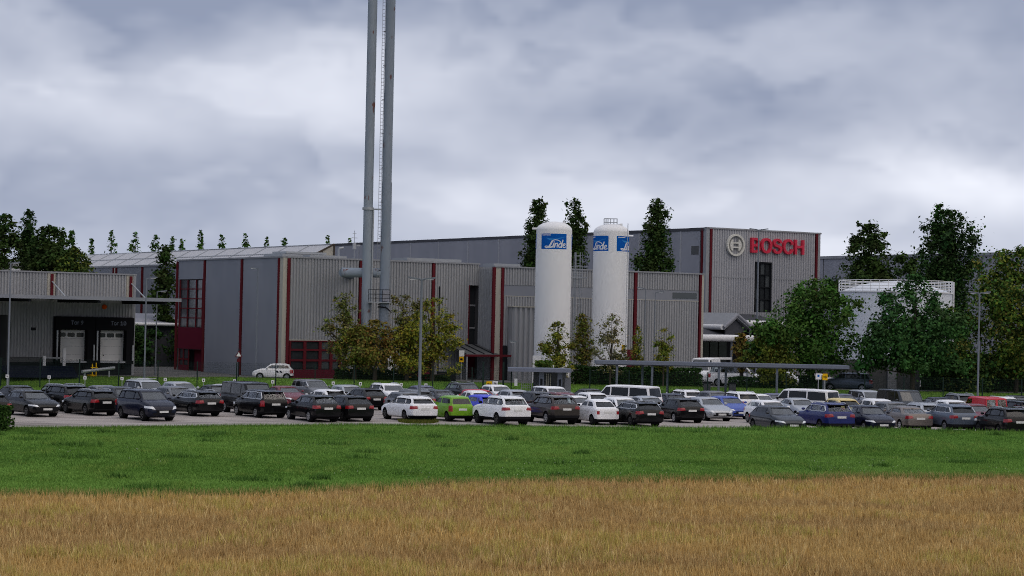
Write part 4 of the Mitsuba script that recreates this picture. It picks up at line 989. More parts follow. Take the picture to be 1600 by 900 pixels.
    out.append(('grille', tri(skin ^ yz_cut(Polygon([(-W * .26, nz - .05), (W * .26, nz - .05), (W * .22, nz - .22), (-W * .22, nz - .22)]).union(sbox(-W * .34, q['sill'] + .12, W * .34, q['sill'] + .22)), h2 - .4, h2 + .2)), 'm_trim', 30))
    out.append(('bumper_trim', tri(skin ^ yz_cut(sbox(-2, 0, 2, q['sill'] + (.24 if kind == 'suv' else .15)), -h2 - .2, -h2 + .5)), 'm_trim', 30))
    if kind == 'suv': out.append(('sill_trim', tri(skin ^ man(box(-h2 + .5, h2 - .3, -2, 2, 0, q['sill'] + .14))), 'm_trim', 30))
    pr_ = .78 if kind not in ('sedan', 'mini') else .74
    out.append(('number_plate', box(h2 - .05, h2 + .03, -.26, .26, nz - .20, nz - .09), 'm_plate', False))
    out.append(('number_plate', box(-h2 - .028, -h2 + .05, -.26, .26, q['zb'] - .30, q['zb'] - .18), 'm_plate', False))
    out.append(('underbody', cat(liners + [box(-h2 + .35, h2 - .35, -W / 2 + .32, W / 2 - .32, q['sill'] - .05, q['sill'] + .05)]), 'm_trim', False))
    for s in (-1, 1):
        m = trimesh.creation.icosphere(2, 1); m.apply_scale((.085, .105, .075)); m.apply_translation((q['cowl'] - .36, s * (wb_ + .10), belt + .06))
        out.append(('wing_mirror', m, 'mirror', True))
    if kind in ('estate', 'suv'):
        for s in (-1, 1): out.append(('roof_rail', path([(q['rf'] - .25, s * (wr - .06), H - .03), (q['rf'] - .5, s * (wr - .06), H + .025), (q['rr'] + .5, s * (wr - .06), H + .02), (q['rr'] + .25, s * (wr - .06), H - .04)], .02, 6), 'm_rail', False))
    if kind in ('hatch', 'estate', 'suv', 'mpv'):
        sp = trimesh.convex.convex_hull(np.array([(q['rr'] + .12, y * wr * .86, H - .055) for y in (-1, 1)] + [(q['rr'] - .16, y * wr * .82, H - .10) for y in (-1, 1)] + [(q['rr'] - .16, y * wr * .82, H - .135) for y in (-1, 1)] + [(q['rr'] + .1, y * wr * .86, H - .12) for y in (-1, 1)]))
        out.append(('roof_spoiler', sp, 'spoiler', False))
    wheels = []
    for x in (xf, xr):
        for s in (-1, 1):
            yo = s * (W / 2 - .025); yi = s * (W / 2 - .225)
            pf = np.array([(r * .60, -.10), (r * .90, -.10), (r * .985, -.075), (r, -.04), (r, .04), (r * .985, .075), (r * .90, .10), (r * .62, .085), (r * .60, -.10)])
            ty = trimesh.creation.revolve(pf, sections=28); ty.apply_transform(trimesh.transformations.rotation_matrix(math.pi / 2, [1, 0, 0])); ty.apply_translation((x, (yo + yi) / 2, r))
            R = r * .64
            sh = Point(0, 0).buffer(R, 20).difference(Point(0, 0).buffer(R * .84, 20))
            for k in range(5):
                a = 2 * math.pi * k / 5 + .3
                sh = sh.union(LineString([(0, 0), (R * .9 * math.cos(a), R * .9 * math.sin(a))]).buffer(R * .15, cap_style=2))
            sh = sh.union(Point(0, 0).buffer(R * .24, 12))
            rm = prism(sh, .03); rm = remap(rm, np.array([[1, 0, 0], [0, 0, -s], [0, s, 0]], float)) if s > 0 else remap(rm, np.array([[1, 0, 0], [0, 0, -1], [0, 1, 0]], float))
            rm.apply_translation((x, yo - s * .012 if s < 0 else yo - .012, r))
            if s > 0:
                v = np.array(rm.vertices); v[:, 1] = 2 * (yo - .012) - v[:, 1]; rm.vertices = v; rm.invert(); rm.apply_translation((0, 0, 0))
            disc = tube((x, yo - s * .07, r), (x, yo - s * .06, r), R * .97, 20)
            wheels.append((ty, rm, disc))
    return out, wheels


CARMESH = {}


def car_template(kind):
    if kind not in CARMESH:
        out, wheels = car_meshes(kind)
        CARMESH[kind] = ([(n, mikit.ply(m, None, smooth=s), role) for n, m, role, s in out if len(m.faces)],
                         [(mikit.ply(t, None, smooth=35), mikit.ply(rm, None), mikit.ply(d, None)) for t, rm, d in wheels])
    return CARMESH[kind]


def ref(b): return {'type': 'ref', 'id': b}


def add_car(kind, paint, x, y, yaw, label, z=None, darkglass=False, darkrim=False, name='parked_car', category='car', group='cars parked in the car park', chrome=False, spoiler=None, roofbars=False):
    parts, wheels = car_template(kind)
    t = thing(name, label, category, group)
    zz = float(z_lot(y)) if z is None else z
    r_ = np.random.default_rng(int(abs(x) * 100 + y * 7))
    W = T().translate([x, y, zz]).rotate([0, 0, 1], yaw).scale([r_.uniform(.965, 1.035), r_.uniform(.98, 1.02), r_.uniform(.97, 1.03)])
    p = 'm_car_' + paint
    for n, shp, role in parts:
        b = {'paint': p, 'mirror': p if paint not in ('white', 'silver') or darkrim is False else 'm_trim', 'spoiler': spoiler or p, 'surround': 'm_rail' if chrome else 'm_trim', 'glass': 'm_screen', 'glass_side': 'm_glassdark' if darkglass else 'm_glass'}.get(role, role)
        scene[key(f'{t}__{n}')] = {**shp, 'bsdf': ref(b), 'to_world': W}
    for ty, rm, d in wheels:
        k = key(f'{t}__wheel')
        scene[k] = {**ty, 'bsdf': ref('m_tyre'), 'to_world': W}
        scene[key(f'{k}__rim')] = {**rm, 'bsdf': ref('m_rimdark' if darkrim else 'm_rim'), 'to_world': W}
        scene[key(f'{k}__brake_disc')] = {**d, 'bsdf': ref('m_black'), 'to_world': W}
    if roofbars:
        for xx in (.15, -.95):
            scene[key(f'{t}__roof_bar')] = {**mikit.ply(box(xx - .04, xx + .04, -.66, .66, 1.70, 1.735), None), 'bsdf': ref('m_rail'), 'to_world': W}
    return t


CARS = [
    ('estate', 'black', -28.41, 109.83, 129.5, 'black car with lit red tail lamp cut off by the left edge of the photo'),
    ('hatch', 'black', -26.86, 115.24, -51.9, 'black hatchback facing out at the left end of the front row, pale headlights'),
    ('sedan', 'black', -29.11, 121.75, -51.6, 'black saloon behind the leftmost black hatchback, only roof and windows showing'),
    ('suv', 'black', -26.59, 122.16, 127.3, 'black sport utility car with dark rear window standing behind the leftmost black hatchback and estate'),
    ('estate', 'darkgrey', -27.42, 126.50, -53.1, 'dark grey estate with pale reflecting side window, almost hidden behind the black estate at left'),
    ('estate', 'black', -24.15, 117.95, 126.6, 'black estate with silver wheels, rear towards the field, left end of the front row'),
    ('sedan', 'grey', -25.46, 128.67, -53.8, 'grey saloon seen over the roof of the black estate at far left'),
    ('hatch', 'darkgrey', -23.18, 122.50, -54.2, 'dark grey hatchback wedged between the black estate and the navy compact van at left'),
    ('mpv', 'silver', -24.04, 135.29, -54.9, 'silver family van with roof bars in the back row at left'),
    ('mpv', 'navy', -20.12, 113.53, -54.9, 'navy blue compact people carrier facing out of the front row, pale headlights'),
    ('hatch', 'silver', -22.56, 140.73, -56.0, 'silver hatchback in the back row right of the silver van with roof bars'),
    ('hatch', 'grey', -20.53, 126.50, -55.8, 'grey car with pale side windows squeezed between navy people carrier and black estate'),
    ('sedan', 'black', -19.21, 134.41, -56.9, 'black saloon facing out left of the black people carrier, second row'),
    ('estate', 'black', -18.43, 119.81, 123.7, 'black estate with long roof spoiler, rear out, next to the navy people carrier'),
    ('van', 'black', -15.87, 124.41, -57.8, 'black passenger van in the back row left of the small white car'),
    ('hatch', 'white', -18.90, 137.80, -57.1, 'white hatchback nearly hidden behind the black passenger van'),
    ('mpv', 'black', -14.54, 119.43, 121.9, 'black people carrier with silver wheels and red tail lamps, rear out, front row'),
    ('sedan', 'maroon', -15.19, 138.69, -58.7, 'dark red saloon behind the black people carrier'),
    ('mpv', 'grey', -14.35, 148.75, -59.5, 'grey people carrier with silver roof rails in the back row'),
    ('hatch', 'black', -11.18, 116.16, 120.6, 'black hatchback rear out beside the black people carrier, long white number plate'),
    ('hatch', 'white', -11.48, 127.35, 120.2, 'white hatchback with black tail spoiler behind two black hatchbacks'),
    ('hatch', 'black', -9.36, 117.36, 119.6, 'black hatchback rear out, right end of the left black group, before the white estate'),
    ('hatch', 'silver', -11.13, 142.15, -60.5, 'silver hatchback in the back row beneath the autumn trees'),
    ('hatch', 'black', -9.74, 136.34, 118.9, 'black hatchback in the second row left of the white estate behind the lamp post'),
    ('suv', 'white', -8.38, 142.86, -61.6, 'white crossover facing out in the back row left of the tall lamp post'),
    ('estate', 'grey', -6.45, 132.84, 117.9, 'grey estate with black rear window behind the white estate at the lamp post'),
    ('estate', 'white', -5.84, 118.85, 117.8, 'white estate with red tail lamps and black wheels standing behind the lamp post'),
    ('sedan', 'bluegrey', -6.20, 147.20, -62.6, 'blue grey saloon in the back row just right of the lamp post'),
    ('sedan', 'darkgrey', -4.76, 135.47, 117.0, 'dark grey saloon behind the lime green car'),
    ('small', 'lime', -3.46, 119.58, 116.6, 'lime green small car with red tail lamps'),
    ('mini', 'white', -2.38, 131.87, 116.1, 'white small car with red tail lamp behind the lime green car'),
    ('suv', 'darkgrey', -3.26, 151.35, -63.8, 'dark grey crossover facing out in the back row above the lime green car'),
    ('hatch', 'red', -1.99, 136.60, -64.2, 'red car mostly hidden behind the white sport utility car'),
    ('hatch', 'white', -0.85, 152.08, -64.7, 'white hatchback facing out in the back row beside the yellow arrow sign'),
    ('hatch', 'blue', -1.79, 123.34, 115.8, 'vivid blue hatchback between the lime green car and the white sport utility car'),
    ('hatch', 'silver', 0.02, 141.00, 115.0, 'silver hatchback peeping over the white sport utility car'),
    ('hatch', 'darkgrey', 1.52, 134.50, 114.6, 'dark grey hatchback between the white sport utility car and the brown grey one, second row'),
    ('suv', 'white', -0.48, 116.44, 115.3, 'white sport utility car with black lower trim and red tail lamps in the front row'),
    ('mpv', 'white', 2.92, 141.32, -66.2, 'white people carrier in front of the small flat roofed kiosk'),
    ('estate', 'maroon', 3.03, 136.09, 113.8, 'maroon estate with roof rails behind the brown grey sport utility car'),
    ('suv', 'brown', 2.40, 119.11, 113.8, 'brown grey sport utility car with red tail lamps in the front row'),
    ('sedan', 'darkgrey', 5.99, 150.61, -67.3, 'dark grey saloon in the back row left of the left white minibus'),
    ('hatch', 'white', 5.22, 136.67, 112.8, 'white hatchback with dark rear window behind the small white rounded car'),
    ('sedan', 'white', 4.10, 127.45, -67.0, 'white saloon mostly hidden behind the small white rounded car'),
    ('mini', 'white', 4.97, 119.13, 112.6, 'small white rounded car with black wheels in the front row'),
    ('van', 'white', 7.87, 138.42, 144.7, 'white minibus with dark windows behind the black estate, left part of the long shelter'),
    ('hatch', 'white', 6.82, 123.56, -68.0, 'white hatchback seen between the small white rounded car and the black estate'),
    ('sedan', 'silver', 8.79, 130.60, -68.9, 'silver saloon with pale windscreen behind the black estate near the shelter'),
    ('estate', 'black', 7.24, 118.73, 111.5, 'black estate with red tail lamps right of the small white rounded car'),
    ('sedan', 'navy', 10.92, 140.81, 110.6, 'dark blue saloon with black rear window below the long shelter'),
    ('estate', 'white', 12.74, 150.96, 110.2, 'white estate with black rear window in the back row below the long shelter'),
    ('hatch', 'black', 10.24, 124.91, 110.3, 'black hatchback with silver roof reflection left of the silver hatchback facing out'),
    ('hatch', 'silver', 12.48, 129.12, -70.5, 'silver hatchback facing out with black grille mouth, right of two black cars'),
    ('hatch', 'brightblue', 14.25, 133.60, -71.1, 'blue hatchback facing out behind the silver hatchback'),
    ('hatch', 'grey', 14.75, 146.52, -70.7, 'grey hatchback in the back row under the shelter post'),
    ('suv', 'white', 15.33, 138.14, 108.7, 'white crossover with large black rear window and red lamps'),
    ('hatch', 'white', 17.31, 141.99, -72.0, 'white hatchback mostly hidden right of the white crossover'),
    ('sedan', 'bluegrey', 18.96, 146.13, -72.4, 'blue grey saloon just left of the right white minibus'),
    ('hatch', 'white', 15.86, 124.94, -72.2, 'white hatchback directly behind the dark grey hatchback at the kerb'),
    ('hatch', 'charcoal', 15.00, 114.67, -72.5, 'dark grey hatchback facing out at the kerb, left of the dark blue crossover'),
    ('van', 'white', 19.77, 137.66, 139.8, 'white minibus with dark windows behind the dark blue crossover, right part of the shelter'),
    ('sedan', 'silver', 18.57, 131.70, -73.0, 'silver saloon in front of the side of the right white minibus'),
    ('sedan', 'bluegrey', 24.39, 150.04, -74.2, 'purple grey saloon just right of the right white minibus'),
    ('hatch', 'yellow', 21.32, 133.10, 105.9, 'pale yellow hatchback behind the blue crossover'),
    ('suv', 'blue', 17.90, 116.56, 106.3, 'dark blue crossover with black roof spoiler, rear out'),
    ('hatch', 'white', 23.82, 134.40, 105.0, 'white hatchback with black rear window right of the yellow one'),
    ('mpv', 'silver', 26.32, 150.71, -74.9, 'silver people carrier left of the charcoal van'),
    ('hatch', 'navy', 20.48, 116.98, -74.9, 'dark navy hatchback facing out right of the blue crossover'),
    ('hatch', 'grey', 23.72, 126.24, -75.6, 'grey hatchback behind the beige saloon'),
    ('van', 'charcoal', 27.02, 141.40, -75.8, 'charcoal van facing out in the back row at right'),
    ('sedan', 'beige', 23.09, 119.84, 103.9, 'grey beige saloon with red tail lamps in the front row at right'),
    ('estate', 'silver', 25.46, 127.28, 103.7, 'silver estate with roof bars behind the beige saloon'),
    ('suv', 'steel', 25.44, 118.72, 102.9, 'steel blue crossover with silver roof bars, rear out, right of the beige saloon'),
    ('sedan', 'navy', 30.90, 147.03, -76.9, 'dark blue saloon behind the white hatchback near the right lamp post'),
    ('hatch', 'white', 29.24, 137.09, 103.0, 'white hatchback with black rear window left of the red van'),
    ('suv', 'grey', 32.49, 149.08, 102.7, 'grey crossover with pale roof rails behind the red van'),
    ('caddy', 'red', 29.86, 129.48, 102.0, 'red delivery van with two rear windows by the right lamp post'),
    ('hatch', 'maroon', 28.59, 125.84, -77.8, 'maroon hatchback just in front of the red van'),
    ('suv', 'black', 27.57, 114.45, 101.6, 'black crossover with red tail lamps in the front row at far right'),
    ('estate', 'white', 36.03, 148.79, -78.6, 'white estate right of the red van'),
    ('mpv', 'black', 32.18, 129.52, 101.0, 'black people carrier with round red sticker on its tail window'),
    ('hatch', 'black', 29.27, 116.19, -79.1, 'black hatchback cut off by the right edge of the photo'),
    ('hatch', 'darkgrey', 38.57, 154.50, -79.0, 'dark grey hatchback at the right edge of the photo, second from the back'),
    ('hatch', 'grey', -6.13, 125.28, -62.2, 'silver grey hatchback roof glimpsed between white estate and lamp post, middle row'),
]
DARKRIM = ('standing behind the lamp post', 'small white rounded', 'in the front row at far right', 'dark blue crossover', 'with black lower trim')
for i, (kind, paint, x, y, yaw, label) in enumerate(CARS):
    van = kind in ('van', 'caddy')
    c = add_car(kind, {'blue': 'blue'}.get(paint, paint) if 'vivid' not in label else 'vividblue', x, y, yaw, label, name='parked_van' if van else 'parked_car', category='van' if van else 'car',
            group='cars parked in the car park', darkglass=(i % 3 != 1) or kind == 'van' or 'dark rear window' in label or 'black rear window' in label, darkrim=any(w in label for w in DARKRIM) or i % 4 == 1,
            chrome=any(w in label for w in ('people carrier with silver wheels', 'tail lamps right of', 'steel blue', 'silver estate', 'roof spoiler, rear', 'grey people carrier')),
            spoiler='m_black' if ('black tail spoiler' in label or 'black roof spoiler' in label) else None, roofbars='roof bars' in label and kind == 'mpv')
    if 'round red sticker' in label:
        scene[f'{c}__sticker'] = {**mikit.ply(tube((-2.03, .30, 1.27), (-1.94, .30, 1.27), .13, 20), 'm_letter'), 'to_world': T().translate([x, y, float(z_lot(y))]).rotate([0, 0, 1], yaw)}
# vehicles on the works side of the fence
c = add_car('small', 'white', -20.95, 181.0, 184.0, 'small white car with dark stripes on its door, parked before the grey factory panels', z=.20, group='vehicles inside the works')
W = T().translate([-20.95, 181.0, .2]).rotate([0, 0, 1], 184)
for dx in (-.55, -.85):
    m = remap(prism(Polygon([(dx, .62), (dx + .16, .62), (dx + .26, .80), (dx + .10, .80)]), .01), np.array([[1, 0, 0], [0, 0, 1], [0, 1, 0]], float)); m.apply_translation((0, .835, 0))
    scene[key(f'{c}__stripe')] = {**mikit.ply(m, None), 'bsdf': ref('m_car_navy'), 'to_world': W}
add_car('boxvan', 'white', 18.2, 192.0, 250, 'tall white delivery van at the end of the dark hedge', z=.2, name='parked_van', category='van', group='vehicles inside the works')
add_car('van', 'white', 20.7, 188.5, -18, 'white van with dark cab window under the long shelter', z=.2, name='parked_van', category='van', group='vehicles inside the works')
add_car('hatch', 'white', 24.6, 189.5, 165, 'white car behind the low hedge, left one', z=.2, group='vehicles inside the works')
add_car('sedan', 'white', 27.6, 187.0, 200, 'white car behind the low hedge, right one beside the notice', z=.2, group='vehicles inside the works')
add_car('mpv', 'steel', 30.0, 182.6, 168, 'dark blue grey people carrier by the right end of the long shelter', z=.2, darkglass=True, group='vehicles inside the works')

# ---------------------------------------------------------------- trees, hedges
def leaves(C, size, cols, up=.25, jit=.13, rr=rng, out=None):
    """one rhombic leaf spray per point of C; sprays of a clump face outwards and up, as foliage does"""
    n = len(C)
    f = rr.normal(size=(n, 3)) * .55; f[:, 2] += up + .35
    if out is not None: f += out * .75
    f /= np.linalg.norm(f, axis=1, keepdims=True)
    d = np.cross(f, rr.normal(size=(n, 3))); d /= np.linalg.norm(d, axis=1, keepdims=True)
    e = np.cross(f, d)
    s = size * rr.uniform(.6, 1.35, (n, 1))
    v = np.stack([C - d * s * .6, C + e * s * .38, C + d * s * .6, C - e * s * .38], 1).reshape(-1, 3)
    i = np.arange(n)[:, None] * 4
    fc = np.vstack([i + [0, 1, 2], i + [0, 2, 3]])
    col = np.array(cols)[rr.integers(0, len(cols), n)] * rr.uniform(1 - jit, 1 + jit, (n, 1))
    return trimesh.Trimesh(v, fc, process=False), np.repeat(col, 4, 0)


DARK = [(.040, .070, .021), (.049, .083, .024), (.034, .060, .018)]
GREEN = [(.060, .130, .029), (.078, .155, .034), (.048, .106, .026)]
DEEP = [(.034, .072, .023), (.043, .088, .026), (.029, .060, .020)]
OLIVE = [(.140, .165, .033), (.165, .180, .036), (.105, .140, .030)]
YELLOW = [(.260, .230, .034), (.210, .215, .036), (.290, .245, .035), (.165, .180, .034)]
RUST = [(.215, .142, .038), (.185, .130, .037), (.160, .138, .036), (.235, .165, .042)]
FAR = GREEN
BARE = [(.168, .168, .082), (.138, .138, .070), (.192, .178, .067)]


def tree(x, y, top, hw, z0=.2, base=1.6, n=9000, size=.34, cols=GREEN, shape='round', label='', name='tree', group=None, clumps=34, seed=0, depth=None, trunk=.22, gap=.82, boughs=7, cat_='tree'):
    rr = np.random.default_rng(1000 + seed)
    t = thing(name, label, cat_, group)
    h = top - z0
    lo = z0 + base
    H_ = top - lo
    dp = depth or hw
    if shape == 'poplar': w = lambda s: np.clip(np.interp(s, [0, .12, .45, .8, .95, 1], [.55, .9, 1.0, .72, .34, .06]), .05, 1)
    elif shape == 'cone': w = lambda s: np.clip(np.interp(s, [0, .15, .4, .7, .9, 1], [.75, 1.0, .95, .62, .28, .06]), .05, 1)
    elif shape == 'vase': w = lambda s: np.clip(np.interp(s, [0, .2, .55, .85, 1], [.45, .75, 1.0, .75, .25]), .05, 1)
    else: w = lambda s: np.clip(np.interp(s, [0, .12, .35, .65, .85, 1], [.62, .88, 1.0, .86, .55, .14]), .05, 1)
    # boughs carry clumps, clumps carry leaf sprays: a lumpy outline with gaps between the boughs
    clumps = int(clumps * 2.2)
    slim = H_ / (2 * hw) > 1.55
    nb = max(7, int(clumps / 6.0), int(H_ / (hw * (.42 if slim else .6))))
    clumps = max(clumps, nb * 5)
    sb = np.clip((np.arange(nb) + rr.uniform(.1, .9, nb)) / nb, .04, .94)
    ab = np.arange(nb) * 2.4 + rr.uniform(-.5, .5, nb)
    qb = (rr.uniform(.20, .80, nb) if slim else rr.uniform(.35, 1.12, nb)) * gap
    bw = w(sb) * hw
    B = np.c_[x + bw * qb * np.cos(ab), y + bw * dp / hw * qb * np.sin(ab), lo + H_ * sb]
    br = hw * (.36 if not slim else .46) * rr.uniform(.7, 1.35, nb) * np.clip(w(sb) + .15, .3, 1.05)
    pb = rr.choice(nb, clumps, p=br ** 1.6 / (br ** 1.6).sum())
    g = rr.normal(size=(clumps, 3)); g /= np.linalg.norm(g, axis=1, keepdims=True)
    tall = np.array([1, 1, 1.8 if shape == 'poplar' else .78])
    cc = B[pb] + g * rr.uniform(0, 1, (clumps, 1)) ** .45 * br[pb, None] * tall
    nc = max(4, clumps // 5)                       # the core along the stem
    sc_ = rr.uniform(.02, .93, nc)
    nc = nc * (2 if slim else 1); sc_ = rr.uniform(.02, .93, nc)
    core = np.c_[x + rr.normal(size=nc) * hw * .16, y + rr.normal(size=nc) * hw * .16, lo + H_ * sc_]
    cl = np.vstack([cc, core, [[x + hw * .05, y, top - .05 * H_]]])
    rad = np.concatenate([br[pb] * rr.uniform(.30, .62, clumps), hw * (.40 if slim else .28) * np.clip(w(sc_), .3, 1), [hw * .12]])
    cl[:, 2] = np.clip(cl[:, 2], lo - .12 * H_, top - rad * .6)
    n = int(n * 1.65)
    wgt = rad ** 2; pick = rr.choice(len(cl), n, p=wgt / wgt.sum())
    g = rr.normal(size=(n, 3)); g /= np.linalg.norm(g, axis=1, keepdims=True)
    q = np.abs(rr.normal(0, .60, (n, 1)))
    C = cl[pick, :3] + g * q * rad[pick, None] * np.array([1.1, 1.1, 1.3 if shape == 'poplar' else .85])
    nf = n // 9                                    # loose sprays between the clumps
    sf = rr.uniform(.02, .96, nf); af = rr.uniform(0, 2 * np.pi, nf); qf = np.sqrt(rr.uniform(0, 1, nf)) * .92
    C[:nf] = np.c_[x + hw * w(sf) * qf * np.cos(af), y + dp * w(sf) * qf * np.sin(af), lo + H_ * sf]
    C[:, 2] = np.minimum(C[:, 2], top + rr.uniform(-.25, .15, n))
    ok = C[:, 2] > z0 + .05
    C = C[ok]
    size = size * .74
    # each clump has a hue of its own
    og = C - cl[pick[ok], :3]; og /= np.linalg.norm(og, axis=1, keepdims=True) + 1e-9
    m, col = leaves(C, size, cols, rr=rr, out=og)
    tint = rr.uniform(.84, 1.16, (len(cl), 3)) * rr.uniform(.80, 1.20, (len(cl), 1))
    col = col * np.repeat(tint[pick[ok]], 4, 0)
    tr = [tube((x, y, z0 - .3), (x + hw * .04, y, lo + H_ * .35), trunk, 8, trunk * .6), tube((x + hw * .04, y, lo + H_ * .35), (x + hw * .05, y, top - H_ * .12), trunk * .6, 7, trunk * .15)]
    for k in rr.permutation(len(cl))[:boughs]:
        c = cl[k]
        zb = lo + (c[2] - lo) * .55 - .1
        tr.append(tube((x + hw * .03, y, max(z0 + .5, zb - .3)), c[:3], trunk * .32, 5, .02))
    part(t, 'trunk', cat(tr), 'm_bark')
    part(t, 'crown', m, 'm_leaf', color=np.clip(col, 0, 1))
    return t


tree(-57.0, 228, 16.7, 3.6, base=6.5, n=12000, size=.42, cols=DARK, label='dark green tree at the far left edge behind the loading dock', seed=1)
tree(-54.7, 231, 17.5, 1.9, base=5, n=9000, size=.40, cols=DEEP, shape='poplar', label='dark upright tree, the tallest of the left cluster', seed=2, clumps=26)
tree(-51.3, 226, 15.5, 3.3, n=14000, size=.42, cols=DARK, label='broad dark tree in the middle of the left cluster behind the dock', seed=3, base=6.0, clumps=44)
tree(-47.5, 222, 12.9, 3.2, n=11000, size=.38, cols=OLIVE[1:] + DARK, label='lower olive green tree at the right end of the left cluster', seed=4, base=4.5, clumps=44)
FARG = 'slender poplars far behind the halls'
for i, (x, y, top, hw, hint) in enumerate(((-66.0, 300, 18.0, 1.0, 'leftmost of the slender far poplars, beside the dark left cluster'), (-64.6, 300, 17.6, .9, 'slender far poplar next to the leftmost one'), (-86.4, 420, 20.9, 1.0, 'short slender far poplar left of the one above the white skylight roof end'),
        (-82.4, 420, 22.6, 1.3, 'slender far poplar above the left end of the skylight roof'), (-77.5, 420, 22.4, 1.4, 'bushy far poplar above the skylight roof'), (-73.4, 420, 21.9, 1.4, 'far poplar just left of the dark tree by the factory'), (-69.9, 420, 21.6, .9, 'small far poplar behind the dark tree by the factory'), (-68.0, 420, 21.2, .8, 'thin far poplar right of the dark tree by the factory'),
        (-64.1, 420, 23.2, 1.0, 'far poplar above the left corner of the factory'), (-59.7, 420, 22.2, 1.2, 'wide far poplar left of the middle of the factory roof'), (-54.9, 420, 22.6, 1.1, 'far poplar above the middle of the grey factory panels'), (-50.5, 420, 22.0, .9, 'small far poplar right of the roof vent'), (-48.1, 430, 22.2, 1.5, 'broad far poplar left of the gable of the skylight roof'),
        (-38.9, 430, 23.0, .9, 'far poplar above the gable of the skylight roof'), (-34.3, 430, 22.4, .8, 'far poplar just left of the flues'))):
    tree(x, y, top + .3, hw * 1.7, n=1500, size=.62, cols=FAR, shape='cone', label=hint, group=FARG, seed=20 + i, base=9, clumps=16, boughs=4, name='poplar_tree', gap=.7)
tree(-37.0, 218, 13.6, 1.6, n=5500, size=.40, cols=DARK, shape='vase', label='dark tree with gaps between the loading dock and the factory building', seed=41, clumps=17, gap=.95, base=1.2)
tree(-34.2, 216, 4.6, 2.6, n=3000, size=.36, cols=DEEP, label='low dark bush under the canopy end by the factory', seed=42, base=.2, name='bush', cat_='bush')
tree(-39.0, 214, 4.6, 2.6, n=3000, size=.36, cols=DEEP, label='low dark bush right of the dock gates', seed=43, base=.2, name='bush', cat_='bush')
PO = 'columnar poplars behind the white tanks'
tree(2.6, 222, 19.6, 2.0, n=14000, size=.36, cols=DARK, shape='poplar', label='columnar dark poplar left of the left white tank', group=PO, seed=51, base=5, clumps=40, name='poplar_tree')
tree(6.7, 224, 19.7, 2.0, n=14000, size=.36, cols=DARK, shape='poplar', label='columnar dark poplar between the two white tanks', group=PO, seed=52, base=4, clumps=40, name='poplar_tree')
tree(15.5, 222, 19.9, 2.3, n=16000, size=.36, cols=DARK, shape='poplar', label='columnar dark poplar right of the white tanks', group=PO, seed=53, base=5, clumps=44, name='poplar_tree')
tree(39.7, 228, 17.9, 5.3, base=4, n=22000, size=.44, cols=DARK, shape='cone', label='large dark tree right of the red lettered hall, behind the storage tank', seed=54, clumps=60)
tree(49.0, 232, 20.0, 3.8, n=22000, size=.42, cols=DEEP, shape='poplar', label='tall dark poplar, highest tree at the right', seed=55, base=3, clumps=60, name='poplar_tree')
tree(44.2, 226, 14.0, 1.3, n=3000, size=.40, cols=DARK, shape='poplar', label='small dark tree between the two large dark trees at the right', seed=56, clumps=18)
tree(26.4, 180, 10.2, 4.8, n=14000, size=.34, cols=GREEN, label='broad green tree below the red lettering, right of the entrance', seed=57, base=1.9, clumps=52, trunk=.26, gap=.92)
tree(34.9, 178, 10.9, 4.6, n=18000, size=.34, cols=[(.044, .108, .034), (.056, .128, .038), (.037, .090, .030)], shape='cone', label='green tree in front of the white storage tank', seed=58, base=1.9, clumps=58, trunk=.24, gap=.95)
tree(45.4, 184, 13.6, 5.6, n=19000, size=.36, cols=OLIVE + GREEN[:2] + DARK[:1], label='large yellow green tree at the right edge', seed=59, base=1.2, clumps=60, gap=.92)
tree(39.4, 186, 7.2, 2.6, n=8000, size=.34, cols=DEEP, label='dark bushy tree between the storage tank and the yellow green tree', seed=60, base=.4, clumps=30)
tree(40.5, 182, 3.8, 3.2, n=6000, size=.32, cols=DEEP + OLIVE[2:], label='dark shrubbery at the foot of the right trees', seed=61, base=.1, clumps=30, name='bush', cat_='bush')
tree(22.8, 178.5, 6.2, 2.6, n=8000, size=.28, cols=OLIVE, label='low olive tree left of the broad green tree, behind the long shelter', seed=62, base=.8, clumps=34)
tree(20.4, 181, 5.3, 1.1, n=1500, size=.26, cols=RUST, shape='vase', label='thin rust brown young tree before the hall entrance', seed=63, base=1.4, clumps=16)
AU = 'autumn coloured trees at the foot of the flues'
tree(-14.6, 179, 8.2, 1.8, n=3000, size=.24, cols=OLIVE + BARE, shape='vase', label='thin green yellow tree, leftmost of the autumn trees', group=AU, seed=71, base=1.6, clumps=26, gap=1.0)
tree(-13.5, 177.5, 5.2, 1.9, n=5200, size=.24, cols=OLIVE + RUST[:1], label='bushy olive tree under the leftmost autumn tree', group=AU, seed=72, base=1.0, clumps=26)
tree(-11.7, 176.9, 5.8, 2.3, n=5200, size=.25, cols=RUST + OLIVE[:2], label='rust brown tree in the middle of the autumn trees before the flues', group=AU, seed=73, base=1.3, clumps=34)
tree(-9.7, 181, 8.1, 2.2, n=3200, size=.24, cols=BARE + OLIVE[:1], shape='vase', label='airy half bare tree behind the other autumn trees', group=AU, seed=74, base=1.6, clumps=30, gap=1.0)
tree(-9.0, 177.6, 5.5, 2.2, n=5200, size=.25, cols=YELLOW + RUST[:1] + OLIVE[:1], label='golden brown bushy tree left of the tall lamp post', group=AU, seed=75, base=.9, clumps=32)
tree(-6.8, 178, 7.9, 2.5, n=5600, size=.25, cols=YELLOW + OLIVE, label='yellow tree just right of the tall lamp post', group=AU, seed=76, base=1.1, clumps=40, gap=.95)
YT = 'young trees in front of the white tanks'
tree(4.0, 177, 6.0, 1.6, n=5000, size=.22, cols=OLIVE + YELLOW[:1], label='olive young tree in front of the left white tank', group=YT, seed=81, base=.9, clumps=28)
